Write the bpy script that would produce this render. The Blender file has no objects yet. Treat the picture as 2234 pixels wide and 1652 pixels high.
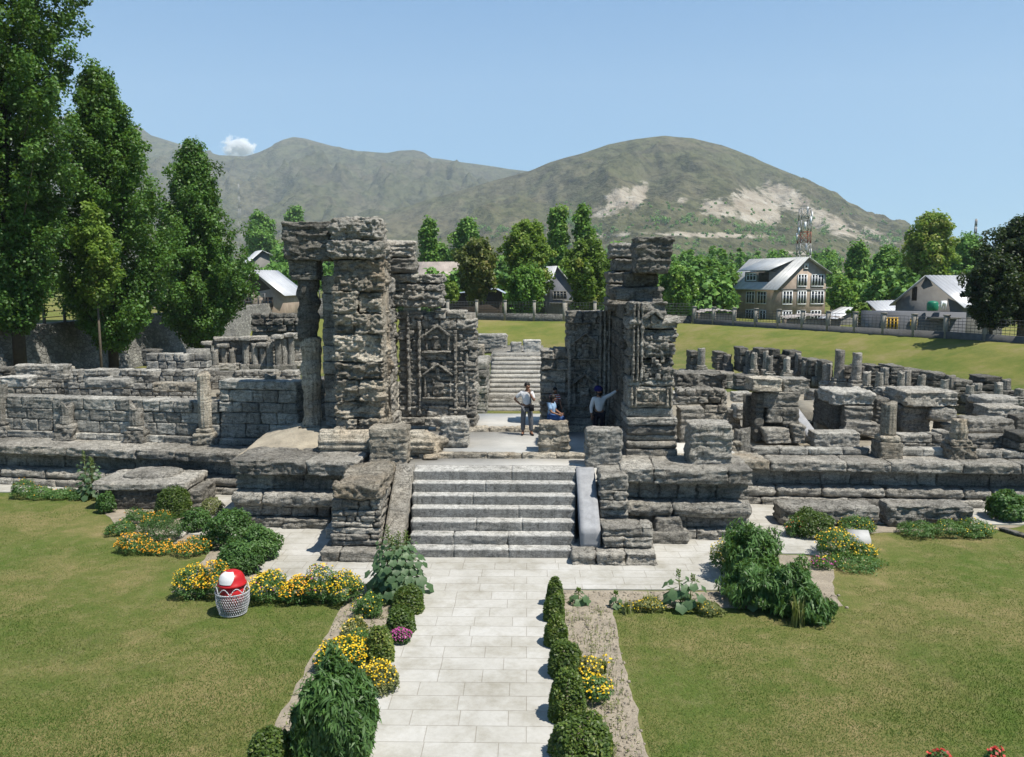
import bpy, math, random, numpy as np
from mathutils import Vector, Matrix
SC=bpy.context.scene; COL=SC.collection
# ---------------------------------------------------------------- camera, sky, sun, exposure
H=7.0; FPX=1800.0; UC,VC=1117.0,826.0; HOR=610.0; VPX=1150.0
PITCH=math.atan((VC-HOR)/FPX); YAW=math.atan((VPX-UC)/FPX)
cam=bpy.data.objects.new('camera',bpy.data.cameras.new('camera')); COL.objects.link(cam)
cam.location=(0,0,H); cam.rotation_euler=(math.pi/2-PITCH,0,YAW)
cam.data.sensor_width=36; cam.data.lens=36*FPX/2234; cam.data.clip_end=20000; cam.data.clip_start=.1
SC.camera=cam
w=bpy.data.worlds.new('World'); SC.world=w; w.use_nodes=True
SUN_EL=math.radians(63); TOS=Vector((.88*math.cos(SUN_EL),-.475*math.cos(SUN_EL),math.sin(SUN_EL))).normalized()
sky=w.node_tree.nodes.new('ShaderNodeTexSky'); sky.sky_type='NISHITA'; sky.sun_disc=False
sky.sun_elevation=SUN_EL; sky.sun_rotation=math.atan2(TOS.x,TOS.y); sky.altitude=1600; sky.air_density=1.0; sky.dust_density=.25; sky.ozone_density=3.0
bgn=w.node_tree.nodes['Background']; bgn.inputs[1].default_value=.10
wm=w.node_tree.nodes.new('ShaderNodeMix'); wm.data_type='RGBA'; wm.inputs[0].default_value=.72   # evens the sky out: the Kashmir noon sky is nearly one blue
tcw=w.node_tree.nodes.new('ShaderNodeTexCoord'); sxw=w.node_tree.nodes.new('ShaderNodeSeparateXYZ'); w.node_tree.links.new(tcw.outputs['Generated'],sxw.inputs[0])
rw=w.node_tree.nodes.new('ShaderNodeValToRGB'); w.node_tree.links.new(sxw.outputs[2],rw.inputs[0]); rw.color_ramp.elements[0].color=(1.85,3.85,5.5,1); rw.color_ramp.elements[1].color=(.78,2.25,4.5,1); rw.color_ramp.elements[1].position=.34; ez=rw.color_ramp.elements.new(.8); ez.color=(.35,1.0,2.2,1)
w.node_tree.links.new(sky.outputs[0],wm.inputs[6]); w.node_tree.links.new(rw.outputs[0],wm.inputs[7]); w.node_tree.links.new(wm.outputs[2],bgn.inputs[0])
sl=bpy.data.lights.new('sun','SUN'); sl.energy=5.0; sl.angle=math.radians(.55); sl.color=(1,.945,.85)
so=bpy.data.objects.new('sun',sl); COL.objects.link(so); so.rotation_euler=TOS.to_track_quat('Z','Y').to_euler()
SC.view_settings.view_transform='Standard'; SC.view_settings.look='None'; SC.view_settings.exposure=.62; SC.view_settings.gamma=1
SC.render.engine='CYCLES'; SC.cycles.max_bounces=6; SC.cycles.diffuse_bounces=3; SC.cycles.glossy_bounces=2; SC.cycles.transmission_bounces=3
SC.cycles.transparent_max_bounces=6; SC.cycles.volume_bounces=4; SC.cycles.volume_step_rate=1.0; SC.cycles.use_denoising=True
# ---------------------------------------------------------------- helpers
rng=np.random.default_rng(7); random.seed(7)
Fw=Vector((-math.sin(YAW)*math.cos(PITCH),math.cos(YAW)*math.cos(PITCH),-math.sin(PITCH)))
Rt=Vector((math.cos(YAW),math.sin(YAW),0)); Up=Rt.cross(Fw)
def ray(u,v): return Fw+Rt*((u-UC)/FPX)+Up*((VC-v)/FPX)
def P(u,v,z=0.):            # sight line meets the level z
    d=ray(u,v); t=(z-H)/d.z; return Vector((d.x*t,d.y*t,z))
def Q(u,v,Y):               # sight line meets the distance Y
    d=ray(u,v); t=Y/d.y; return Vector((d.x*t,Y,H+d.z*t))
def zc(x,y): return (1456+.348*x,728+.348*y)
# periodic value noise
_N=64; _T=np.random.default_rng(3).random((_N,_N,_N)).astype(np.float32)*2-1
def vn(p):
    i=np.floor(p).astype(np.int64); f=p-i; f=f*f*(3-2*f); i&=63; j=(i+1)&63
    x0,y0,z0=i.T; x1,y1,z1=j.T; fx,fy,fz=f.T
    c=(_T[x0,y0,z0]*(1-fx)+_T[x1,y0,z0]*fx)*(1-fy)+(_T[x0,y1,z0]*(1-fx)+_T[x1,y1,z0]*fx)*fy
    d=(_T[x0,y0,z1]*(1-fx)+_T[x1,y0,z1]*fx)*(1-fy)+(_T[x0,y1,z1]*(1-fx)+_T[x1,y1,z1]*fx)*fy
    return c*(1-fz)+d*fz
def fbm(p,o=3):
    s=0;a=1;t=0
    for k in range(o): s=s+a*vn(p*2**k+17.3*k); t+=a; a*=.5
    return s/t
class M:                    # collects geometry, links it as ONE mesh object
    def __init__(s): s.v=[];s.f=[];s.t=[];s.n=0
    def add(s,v,f,t=None):
        v=np.asarray(v,dtype=np.float32).reshape(-1,3); f=np.asarray(f,dtype=np.int64)
        s.v.append(v); s.f.append(f+s.n); s.n+=len(v)
        s.t.append(np.full(len(v),.5,np.float32) if t is None else np.broadcast_to(np.asarray(t,np.float32),(len(v),)))
        return s
    def box(s,x0,x1,y0,y1,z0,z1,t=None):
        v=[(x,y,z) for z in (z0,z1) for y in (y0,y1) for x in (x0,x1)]
        return s.add(v,[[0,2,3,1],[4,5,7,6],[0,1,5,4],[2,6,7,3],[0,4,6,2],[1,3,7,5]],t)
    def bar(s,a,b,r,r2=None,n=6,t=None):
        a=Vector(a);b=Vector(b);r2=r if r2 is None else r2; d=(b-a).normalized(); x=d.orthogonal().normalized(); y=d.cross(x); v=[];f=[]
        for c,rr in((a,r),(b,r2)):
            for k in range(n): A=2*math.pi*(k+.5)/n; v.append(c+(x*math.cos(A)+y*math.sin(A))*rr)
        for k in range(n): f.append([k,(k+1)%n,n+(k+1)%n,n+k])
        v+= [a,b]
        for k in range(n): f.append([2*n,(k+1)%n,k,k]); f.append([2*n+1,n+k,n+(k+1)%n,n+(k+1)%n])
        return s.add(v,f,t)
    def lathe(s,c,prof,n=24,t=None,flute=0,nf=16):
        v=[];f=[]
        for r,z in prof:
            for k in range(n):
                A=2*math.pi*k/n; rr=r*(1-flute*abs(math.sin(nf*A/2))) ; v.append((c[0]+rr*math.cos(A),c[1]+rr*math.sin(A),c[2]+z))
        m=len(prof)
        for i in range(m-1):
            for k in range(n): f.append([i*n+k,i*n+(k+1)%n,(i+1)*n+(k+1)%n,(i+1)*n+k])
        b=len(v); v+=[(c[0],c[1],c[2]+prof[0][1]),(c[0],c[1],c[2]+prof[-1][1])]
        for k in range(n): f.append([b,(k+1)%n,k,k]); f.append([b+1,(m-1)*n+k,(m-1)*n+(k+1)%n,(m-1)*n+(k+1)%n])
        return s.add(v,f,t)
    def xf(s,mat):          # transform everything gathered so far
        A=np.array(mat)[:3,:3]; b=np.array(mat)[:3,3]
        s.v=[ (v@A.T+b).astype(np.float32) for v in s.v]; return s
    def build(s,name,mat,parent=None,origin=None,smooth=False):
        v=np.concatenate(s.v); f=np.concatenate(s.f); t=np.concatenate(s.t)
        me=bpy.data.meshes.new(name)
        if parent is not None: o0=np.array(WL[parent.name])
        elif origin is not None: o0=np.array(origin)
        else: o0=np.array([(v[:,0].min()+v[:,0].max())/2,(v[:,1].min()+v[:,1].max())/2,v[:,2].min()])
        v=v-o0.astype(np.float32)
        if f.shape[1]==4:
            tri=f[:,3]==f[:,2]; q=f[~tri]; tr=f[tri][:,:3]
        else: q=np.zeros((0,4),int); tr=f
        loops=np.concatenate([q.ravel(),tr.ravel()]); tot=np.concatenate([np.full(len(q),4),np.full(len(tr),3)])
        me.vertices.add(len(v)); me.vertices.foreach_set('co',v.astype(np.float32).ravel())
        me.loops.add(len(loops)); me.loops.foreach_set('vertex_index',loops.astype(np.int32))
        me.polygons.add(len(tot)); me.polygons.foreach_set('loop_start',(np.cumsum(tot)-tot).astype(np.int32)); me.polygons.foreach_set('loop_total',tot.astype(np.int32))
        if smooth: me.polygons.foreach_set('use_smooth',np.ones(len(tot),bool))
        me.update(calc_edges=True)
        at=me.attributes.new('tone','FLOAT','POINT'); at.data.foreach_set('value',t)
        me.materials.append(mat)
        o=bpy.data.objects.new(name,me); COL.objects.link(o)
        if parent is not None: o.parent=parent; WL[o.name]=tuple(o0)
        else: o.location=tuple(o0); WL[o.name]=tuple(o0)
        return o
WL={}
def tag(o,label=None,cat=None,group=None,kind=None):
    if label:o['label']=label
    if cat:o['category']=cat
    if group:o['group']=group
    if kind:o['kind']=kind
    return o
def root(name,loc,label,cat,group=None):
    o=bpy.data.objects.new(name,None); o.empty_display_size=.3; COL.objects.link(o); o.location=loc; WL[o.name]=tuple(loc); return tag(o,label,cat,group)
def struct(o): o['kind']='structure'; return o
# ---- rough stone block: rounded box, weathered along its bedding
_seed=[0]
def block(m,x0,x1,y0,y1,z0,z1,res=.06,r=.012,rough=.026,strata=.012,big=0.,T=None,tone=None,shear=0,taper=0,skew=0,worn_lit=False):
    _seed[0]+=1; sd=_seed[0]*7.31
    S=np.array([x1-x0,y1-y0,z1-z0]); nn=np.maximum(2,np.round(S/(res*np.array([.8,1.3,.55]))).astype(int)); nn=np.minimum(nn,[300,50,160])
    nx,ny,nz=nn; g=np.mgrid[0:nx+1,0:ny+1,0:nz+1]; bd=(g[0]==0)|(g[0]==nx)|(g[1]==0)|(g[1]==ny)|(g[2]==0)|(g[2]==nz)
    idx=np.full(bd.shape,-1); idx[bd]=np.arange(bd.sum()); G=np.stack([g[0][bd],g[1][bd],g[2][bd]],1)
    lo=np.array([x0,y0,z0]); p=lo+G/nn*S
    rr=np.minimum(np.array(r if hasattr(r,'__len__') else [r]*3,float)*(.55 if np.max(r)<.09 else 1),S*.49); hi=lo+S
    q=np.clip(p,lo+rr,hi-rr); d=(p-q)/rr; L=np.linalg.norm(d,axis=1,keepdims=True); L[L==0]=1; n=d/L; p=q+n*rr
    wz=p+np.array([sd,sd*.7,sd*.3])
    warp=vn(wz*1.3)*.12
    zl=(wz[:,2]+warp)*13; ce=np.floor(zl)
    led=vn(np.stack([wz[:,0]*1.7,wz[:,1]*1.7,ce*7.37+.5],1)); led=np.clip(led*2.2,-1,1)
    s=.5*led+.55*fbm(np.stack([wz[:,0]*.9,wz[:,1]*.9,(wz[:,2]+warp)*9],1),3)
    k=rough*(fbm(wz*np.array([3.4,3.4,5]),3)*1.35+fbm(wz*11+3,2)*1.0)+strata*s*1.5
    ed=1-np.abs(n).max(1); k=k-ed*.24*np.maximum(0,vn(wz*6)+vn(wz*2.3)*.7)*min(1,rough*40)
    if big: 
        e=fbm(wz*np.array([1.1,1.1,1.5])+5,3); k=k-big*np.maximum(0,e-.02)*2.2
    nw=n*np.array([1,1,.55]); p=p+nw*k[:,None]
    c=(z0+z1)/2; cx=(x0+x1)/2; cy=(y0+y1)/2
    if taper: f=1-taper*((p[:,2]-z0)/S[2]); p[:,0]=cx+(p[:,0]-cx)*f; p[:,1]=cy+(p[:,1]-cy)*f
    if shear: p[:,0]+=shear*(p[:,2]-z0)
    if skew: p[:,2]+=skew*(p[:,0]-cx)
    F=[]
    for ax,N in((0,nx),(1,ny),(2,nz)):
        for side in(0,N):
            sl=[slice(None)]*3; sl[ax]=side; A=idx[tuple(sl)]
            a,b,c2,d2=A[:-1,:-1],A[1:,:-1],A[1:,1:],A[:-1,1:]
            qd=np.stack([a,b,c2,d2],-1).reshape(-1,4)
            if (side==0)^(ax==1): qd=qd[:,::-1]
            F.append(qd)
    if T is not None:
        A=np.array(T); p=p@A[:3,:3].T+A[:3,3]
    if tone is None: tone=random.random()
    if worn_lit: tone=np.where((n[:,2]>.9)|(G[:,2]==nz),.95,tone*.05)  # tops pale from treading, sides dark: tread-riser light contrast put into tone too
    return m.add(p,np.concatenate(F),tone)
def frame(A,B):             # local x runs from A to B, local y away from the viewer
    A=Vector(A);B=Vector(B); d=(B-A); d.z=0; L=d.length; d.normalize(); n=Vector((-d.y,d.x,0))
    return Matrix(((d.x,n.x,0,A.x),(d.y,n.y,0,A.y),(0,0,1,A.z),(0,0,0,1))),L
def masonry(m,A,B,courses,depth,w=.8,res=.07,jit=.02,rough=.024,strata=.012,gap=.012,ragged=0,T0=None,big=0,core=True,ends=0):
    """courses: (height, protrusion, rounding, mean block width)"""
    T,L=frame(A,B)
    if T0 is not None: T=T0@T
    z=0
    for ci,c in enumerate(courses):
        h,off=c[0],c[1]; r=(c[2]*.62 if c[2]<.1 else c[2]) if len(c)>2 else .02; ww=c[3] if len(c)>3 else w
        x=0; last=ci==len(courses)-1
        xe=L-random.random()*ends*(z>.3); x=random.random()*ends*(z>.3)
        while x<xe-.02:
            b=ww*random.uniform(.5,1.5)
            if xe-(x+b)<ww*.35: b=xe-x
            o=off+random.uniform(-jit,jit)
            if not(last and random.random()<ragged):
                block(m,x+gap/2,x+b-gap/2,-o,depth,z+gap/2,z+h-gap/2-(random.random()*.25*h if last and ragged else 0),res=res,r=(min(r,.06),r,r*random.uniform(.7,1.2)),rough=rough,strata=strata,big=big,T=T)
            x+=b
        z+=h
    if core:
        mo=min(c[1] for c in courses); mm=M(); mm.box(.06+ends,L-.06-ends,-mo+.09,depth-.06,0,z-courses[-1][0]*.4,.3); mm.xf(T); m.add(mm.v[0],mm.f[0],.3)
    return m
def column(m,c,h,r,flute=.09,taper=.1,rough=.02,res=.07,sq=0,base=.0,tone=None,T=None,broken=.15,nf=12,lean=0):
    """fluted shaft with a ragged broken top"""
    _seed[0]+=1; sd=_seed[0]*3.7; n=nf*4; nz=max(4,int(h/res)); th=np.arange(n)/n*2*np.pi
    Z,A=np.meshgrid(np.linspace(0,1,nz+1),th,indexing='ij'); R=r*(1-taper*Z)*(1-flute*(1-np.abs(np.sin(nf*A/2))))
    X=R*np.cos(A);Y=R*np.sin(A); zz=Z*h
    p=np.stack([X.ravel(),Y.ravel(),zz.ravel()],1); w_=p*2.6+sd
    k=1+rough/r*fbm(w_*np.array([1,1,1.5]),3)*2 - .25*np.maximum(0,fbm(w_*.5+9,2)-.15)
    p[:,0]*=k;p[:,1]*=k
    topw=np.clip((Z.ravel()-.8)/.2,0,1)
    p[:,2]-=topw*broken*h*.4*(vn(np.stack([np.cos(A.ravel())+sd,np.sin(A.ravel()),0*A.ravel()],1))+.6)
    p[:,0]+=lean*p[:,2]
    i=np.arange(nz)[:,None]*n; k2=np.arange(n)[None,:]; kn=(k2+1)%n
    F=np.stack([i+k2,i+kn,i+n+kn,i+n+k2],-1).reshape(-1,4)
    b=len(p); p=np.concatenate([p,[[0,0,0],[lean*h,0,p[nz*n:,2].mean()-.02]]])
    t=np.arange(n); F=np.concatenate([F,np.stack([np.full(n,b),(t+1)%n,t,t],1),np.stack([np.full(n,b+1),nz*n+t,nz*n+(t+1)%n,nz*n+(t+1)%n],1)])
    p=p+np.array(c)
    if T is not None: A_=np.array(T); p=p@A_[:3,:3].T+A_[:3,3]
    return m.add(p,F,random.random() if tone is None else tone)
# ---------------------------------------------------------------- materials
def nt(name):
    m=bpy.data.materials.new(name); m.use_nodes=True; t=m.node_tree; b=t.nodes['Principled BSDF']; return m,t,b
def N(t,k,**kw):
    n=t.nodes.new(k)
    for a,v in kw.items():
        if a.startswith('i_'):
            key=a[2:]; key=int(key) if key.isdigit() else key.replace('_',' ')
            n.inputs[key].default_value=v
        else: setattr(n,a,v)
    return n
def ramp(t,src,stops,interp='LINEAR'):
    r=t.nodes.new('ShaderNodeValToRGB'); r.color_ramp.interpolation=interp; e=r.color_ramp.elements
    while len(e)<len(stops): e.new(.5)
    for k,(p,c) in enumerate(stops): e[k].position=p; e[k].color=(*c,1) if len(c)==3 else c
    t.links.new(src,r.inputs[0]); return r.outputs[0]
def noise(t,vec,scale,detail=4,rough=.55,dist=0):
    n=N(t,'ShaderNodeTexNoise'); n.inputs['Scale'].default_value=scale; n.inputs['Detail'].default_value=detail; n.inputs['Roughness'].default_value=rough; n.inputs['Distortion'].default_value=dist
    t.links.new(vec,n.inputs['Vector']); return n.outputs[0]
def mapv(t,vec,s,loc=(0,0,0),rot=(0,0,0)):
    m=N(t,'ShaderNodeMapping'); m.inputs['Scale'].default_value=s; m.inputs['Location'].default_value=loc; m.inputs['Rotation'].default_value=rot; t.links.new(vec,m.inputs[0]); return m.outputs[0]
def mix(t,a,b,fac,mode='MIX'):
    n=N(t,'ShaderNodeMix',data_type='RGBA',blend_type=mode)
    for s,x in((n.inputs[0],fac),(n.inputs[6],a),(n.inputs[7],b)):
        if hasattr(x,'is_linked'): t.links.new(x,s)
        elif isinstance(x,(int,float)): s.default_value=x
        else: s.default_value=(*x,1)
    return n.outputs[2]
def bump(t,b,h,dist,strength=1):
    n=N(t,'ShaderNodeBump'); n.inputs['Strength'].default_value=strength; n.inputs['Distance'].default_value=dist; t.links.new(h,n.inputs['Height']); t.links.new(n.outputs[0],b.inputs['Normal'])
def pos(t): return N(t,'ShaderNodeNewGeometry').outputs['Position']
def attr(t,nm='tone'): return N(t,'ShaderNodeAttribute',attribute_name=nm).outputs['Fac']
def stone_mat(name,dark,mid,light,warm,warmth=.5,bd=.04):
    m,t,b=nt(name); p=pos(t)
    n1=noise(t,p,.9,5,.6); st=noise(t,mapv(t,p,(1.2,1.2,11)),1.6,5,.6,.25); n3=noise(t,p,9,5,.65)
    c=ramp(t,st,[(.22,dark),(.5,mid),(.78,light)])
    c2=ramp(t,n3,[(.3,[x*.72 for x in mid]),(.7,light)])
    c=mix(t,c,c2,.5)
    blot=ramp(t,n1,[(.38,(0,0,0)),(.62,(1,1,1))]); c=mix(t,c,dark,N_mul(t,blot,.42))
    wn=noise(t,mapv(t,p,(1,1,.6),(31,7,3)),.7,4,.6); wf=ramp(t,wn,[(.52,(0,0,0)),(.72,(1,1,1))]); c=mix(t,c,warm,N_mul(t,wf,warmth))
    fine=noise(t,mapv(t,p,(1,1,1.6)),22,7,.78); c=mix(t,c,ramp(t,fine,[(.34,(.38,.38,.37)),(.5,(.95,.95,.95)),(.68,(1.45,1.44,1.40))]),.85,'MULTIPLY')
    pit=noise(t,p,6.5,6,.75,.8); c=mix(t,c,ramp(t,pit,[(.36,(.35,.35,.34)),(.47,(1,1,1)),(.7,(1.12,1.12,1.12))]),.75,'MULTIPLY')
    sk=noise(t,mapv(t,p,(3.2,3.2,.45),(5,9,2)),1.5,5,.7); c=mix(t,c,ramp(t,sk,[(.38,(.55,.55,.54)),(.52,(1,1,1))]),.55,'MULTIPLY')
    cr=N(t,'ShaderNodeTexVoronoi',feature='DISTANCE_TO_EDGE'); cr.inputs['Scale'].default_value=2.1; wv_=N(t,'ShaderNodeVectorMath',operation='ADD'); t.links.new(mapv(t,p,(1,1,2.6)),wv_.inputs[0]); nn_=N(t,'ShaderNodeTexNoise'); nn_.inputs['Scale'].default_value=3; nn_.inputs['Detail'].default_value=4; t.links.new(p,nn_.inputs['Vector']); t.links.new(nn_.outputs[1],wv_.inputs[1]); t.links.new(wv_.outputs[0],cr.inputs['Vector'])
    ck=ramp(t,cr.outputs['Distance'],[(0,(0,0,0)),(.025,(1,1,1))]); c=mix(t,c,[x*.45 for x in dark],N_inv(t,ck,.7))
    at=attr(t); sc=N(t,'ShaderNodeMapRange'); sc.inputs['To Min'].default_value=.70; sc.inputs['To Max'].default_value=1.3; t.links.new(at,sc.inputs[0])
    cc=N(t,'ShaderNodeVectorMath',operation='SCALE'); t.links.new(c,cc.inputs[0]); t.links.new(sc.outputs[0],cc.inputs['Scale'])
    t.links.new(cc.outputs[0],b.inputs['Base Color']); b.inputs['Roughness'].default_value=.92; b.inputs['Specular IOR Level'].default_value=.15
    h=N(t,'ShaderNodeMath',operation='ADD'); t.links.new(st,h.inputs[0]); t.links.new(fine,h.inputs[1]); h2=N(t,'ShaderNodeMath',operation='ADD'); t.links.new(h.outputs[0],h2.inputs[0]); t.links.new(pit,h2.inputs[1]); h3=N(t,'ShaderNodeMath',operation='ADD'); t.links.new(h2.outputs[0],h3.inputs[0]); t.links.new(N_mul(t,ck,.5),h3.inputs[1])
    bump(t,b,h3.outputs[0],bd*1.3,1); return m
def N_inv(t,a,k):
    n=N(t,'ShaderNodeMath',operation='MULTIPLY_ADD'); n.inputs[1].default_value=-k; n.inputs[2].default_value=k; t.links.new(a,n.inputs[0]); return n.outputs[0]
def N_mul(t,a,k):
    n=N(t,'ShaderNodeMath',operation='MULTIPLY'); n.inputs[1].default_value=k
    t.links.new(a,n.inputs[0]); return n.outputs[0]
MAT={}
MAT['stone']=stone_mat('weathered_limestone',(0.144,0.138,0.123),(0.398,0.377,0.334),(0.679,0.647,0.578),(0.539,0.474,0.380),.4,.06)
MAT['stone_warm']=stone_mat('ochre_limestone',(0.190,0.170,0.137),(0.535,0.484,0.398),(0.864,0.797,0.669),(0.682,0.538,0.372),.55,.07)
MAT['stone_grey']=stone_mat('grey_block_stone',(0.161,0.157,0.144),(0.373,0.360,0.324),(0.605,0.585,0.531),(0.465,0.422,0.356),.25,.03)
MAT['stone_dark']=stone_mat('lichened_shaded_stone',(0.063,0.061,0.053),(0.193,0.184,0.161),(0.406,0.386,0.345),(0.307,0.273,0.224),.3,.06)  # dark lichened stone; also used to put shade into faces away from sun
MAT['stone_pale']=stone_mat('pale_dressed_stone',(0.285,0.274,0.246),(0.406,0.392,0.355),(0.540,0.519,0.472),(0.484,0.445,0.377),.3,.012)
def simple(name,c,rough=.8,nscale=3,var=.15,metal=0,spec=.3,bscale=0,bd=.01):
    m,t,b=nt(name); p=pos(t); n=noise(t,p,nscale,5,.6)
    t.links.new(ramp(t,n,[(.3,[x*(1-var) for x in c]),(.7,[min(1,x*(1+var)) for x in c])]),b.inputs['Base Color'])
    b.inputs['Roughness'].default_value=rough; b.inputs['Metallic'].default_value=metal; b.inputs['Specular IOR Level'].default_value=spec
    if bscale: bump(t,b,noise(t,p,bscale,5,.6),bd)
    return m
MAT['floor']=simple('pale_floor_slab',(.45,.44,.41),.85,1.1,.14,bscale=20,bd=.006)
MAT['earth']=simple('dry_earth',(.30,.265,.205),.95,2.2,.25,bscale=14,bd=.04)
MAT['soil']=simple('bed_soil',(.29,.25,.195),.95,2.5,.25,bscale=18,bd=.05)
MAT['conc']=simple('new_concrete',(.27,.275,.285),.8,5,.2,bscale=30,bd=.004)
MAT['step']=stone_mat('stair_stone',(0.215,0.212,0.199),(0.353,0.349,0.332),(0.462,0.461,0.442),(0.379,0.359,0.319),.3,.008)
def leafmat(name,dark,light,trans=.3,spec=.35,yellow=None):
    m,t,b=nt(name); a=attr(t); c=ramp(t,a,[(0,dark),(.75,light),(1,yellow or light)])
    pn=noise(t,pos(t),.6,2); c=mix(t,c,[x*.6 for x in dark],N_mul(t,ramp(t,pn,[(.4,(0,0,0)),(.75,(1,1,1))]),.45))
    t.links.new(c,b.inputs['Base Color']); b.inputs['Roughness'].default_value=.5; b.inputs['Specular IOR Level'].default_value=spec
    tr=N(t,'ShaderNodeBsdfTranslucent'); t.links.new(mix(t,c,(.35,.55,.05),.35),tr.inputs[0]); ms=N(t,'ShaderNodeMixShader'); ms.inputs[0].default_value=trans
    t.links.new(b.outputs[0],ms.inputs[1]); t.links.new(tr.outputs[0],ms.inputs[2]); t.links.new(ms.outputs[0],t.nodes['Material Output'].inputs[0]); return m
# ---------------------------------------------------------------- ground, paving, beds
CREST=[(-36,99),(-5.8,95),(17.3,87),(33.2,66),(36.1,60),(40,50),(44,30),(47,-8)]
def pline(X,Y,C):
    best=np.full(X.shape,1e9); sg=np.ones(X.shape)
    for (ax,ay),(bx,by) in zip(C[:-1],C[1:]):
        dx,dy=bx-ax,by-ay; L2=dx*dx+dy*dy; t=np.clip(((X-ax)*dx+(Y-ay)*dy)/L2,0,1); d=np.hypot(X-ax-t*dx,Y-ay-t*dy)
        s=np.where((X-ax)*dy-(Y-ay)*dx>0,1,-1); m=d<best; best=np.where(m,d,best); sg=np.where(m,s,sg)
    return best*sg
def hgt(X,Y):
    d=pline(X,Y,CREST)         # positive = the court side
    wob=vn(np.stack([X*.12,Y*.12,X*0],-1).reshape(-1,3)).reshape(X.shape)
    up=np.clip(1-(d+wob*.8)/8.5,0,1); up=up*up*(3-2*up)*2.4
    out=np.where(d<-2.5,2.4-np.clip((-d-2.5)/12,0,1)*1.5,up)
    z=np.where(d<0,out,up)
    z=np.where(X<-32.7,np.where(X<-33.3,3.9,3.9),z)
    z=np.where((X<-32.7)&(Y>140),np.maximum(.9,3.9-(Y-140)*.02),z)
    return z+wob*.05*(d>3)*(Y>34)
def axis(a,b,st,mx,g=1.35):
    r=list(np.arange(a,b+1e-6,st)); s=st
    while r[-1]<mx: s*=g; r.append(r[-1]+s)
    s=st
    while r[0]>-mx: s*=g; r.insert(0,r[0]-s)
    return np.array(r)
gx=axis(-32.2,56,.8,6000); gx=np.sort(np.append(gx,[-32.7,-32.75])); gy=axis(-6,118,.8,6500)
GX,GY=np.meshgrid(gx,gy,indexing='ij'); GZ=hgt(GX,GY)
m=M(); a,b_=GX.shape; I=np.arange(a*b_).reshape(a,b_)
m.add(np.stack([GX,GY,GZ],-1).reshape(-1,3),np.stack([I[:-1,:-1],I[1:,:-1],I[1:,1:],I[:-1,1:]],-1).reshape(-1,4))
mt,t,b=nt('lawn'); p=pos(t)
n1=noise(t,p,.28,5,.65); n2=noise(t,p,2.4,5,.7); n3=noise(t,mapv(t,p,(1,.45,1)),30,4,.7)
c=ramp(t,n1,[(.37,(.068,.110,.022)),(.49,(.112,.124,.038)),(.60,(.225,.178,.085))])
c=mix(t,c,ramp(t,n2,[(.35,(0.065,0.104,0.018)),(.5,(0.111,0.125,0.034)),(.68,(0.207,0.178,0.085))]),.5)
c=mix(t,c,ramp(t,n3,[(.3,(0.6,0.6,0.6)),(.7,(1.35,1.35,1.35))]),.8,'MULTIPLY')
sx=N(t,'ShaderNodeSeparateXYZ'); t.links.new(p,sx.inputs[0])
far=N(t,'ShaderNodeMapRange',i_1=118.,i_2=150.); t.links.new(sx.outputs[1],far.inputs[0])
c=mix(t,c,ramp(t,noise(t,p,.02,4),[(.4,(0.035,0.066,0.017)),(.6,(0.076,0.100,0.034))]),far.outputs[0])
bk=N(t,'ShaderNodeMapRange',i_1=.15,i_2=.8); t.links.new(sx.outputs[2],bk.inputs[0])
c=mix(t,c,ramp(t,noise(t,mapv(t,p,(.5,1,3)),.3,7,.72),[(.36,(0.092,0.129,0.026)),(.52,(0.162,0.167,0.044)),(.66,(0.230,0.192,0.090))]),N_mul(t,bk.outputs[0],.75))
t.links.new(c,b.inputs['Base Color']); b.inputs['Roughness'].default_value=.95; b.inputs['Specular IOR Level'].default_value=.1
bump(t,b,n3,.03,.8)
g=m.build('ground',mt,origin=(0,0,0),smooth=True); struct(g)
def slabmat():
    m,t,b=nt('path_slabs'); p=pos(t)
    wob=mapv(t,p,(1,1,0)); br=N(t,'ShaderNodeTexBrick'); t.links.new(wob,br.inputs[0]); br.offset=.37; br.offset_frequency=2; br.squash=1.45; br.squash_frequency=3
    br.inputs['Scale'].default_value=1; br.inputs['Brick Width'].default_value=.78; br.inputs['Row Height'].default_value=.47; br.inputs['Mortar Size'].default_value=.007; br.inputs['Mortar Smooth'].default_value=.3; br.inputs['Bias'].default_value=0
    br.inputs['Color1'].default_value=(.385,.375,.345,1); br.inputs['Color2'].default_value=(.43,.423,.40,1); br.inputs['Mortar'].default_value=(.33,.31,.275,1)
    n=noise(t,p,1.3,6,.7); c=mix(t,br.outputs[0],ramp(t,n,[(.3,(.74,.72,.66)),(.55,(1.02,1.02,1.02))]),.9,'MULTIPLY'); c=mix(t,c,ramp(t,noise(t,p,.42,5,.7),[(.36,(.84,.83,.80)),(.56,(1.03,1.03,1.03))]),.9,'MULTIPLY')
    n5=noise(t,p,14,5,.7); c=mix(t,c,ramp(t,n5,[(.25,(.88,.87,.85)),(.6,(1.02,1.02,1.02))]),.8,'MULTIPLY')
    t.links.new(c,b.inputs['Base Color']); b.inputs['Roughness'].default_value=.8; b.inputs['Specular IOR Level'].default_value=.3
    mm=N(t,'ShaderNodeMath',operation='MULTIPLY_ADD'); mm.inputs[1].default_value=-1.; t.links.new(br.outputs[1],mm.inputs[0]); t.links.new(N_mul(t,n5,.3),mm.inputs[2]); bump(t,b,mm.outputs[0],.008); return m
MAT['slabs']=slabmat()
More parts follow.
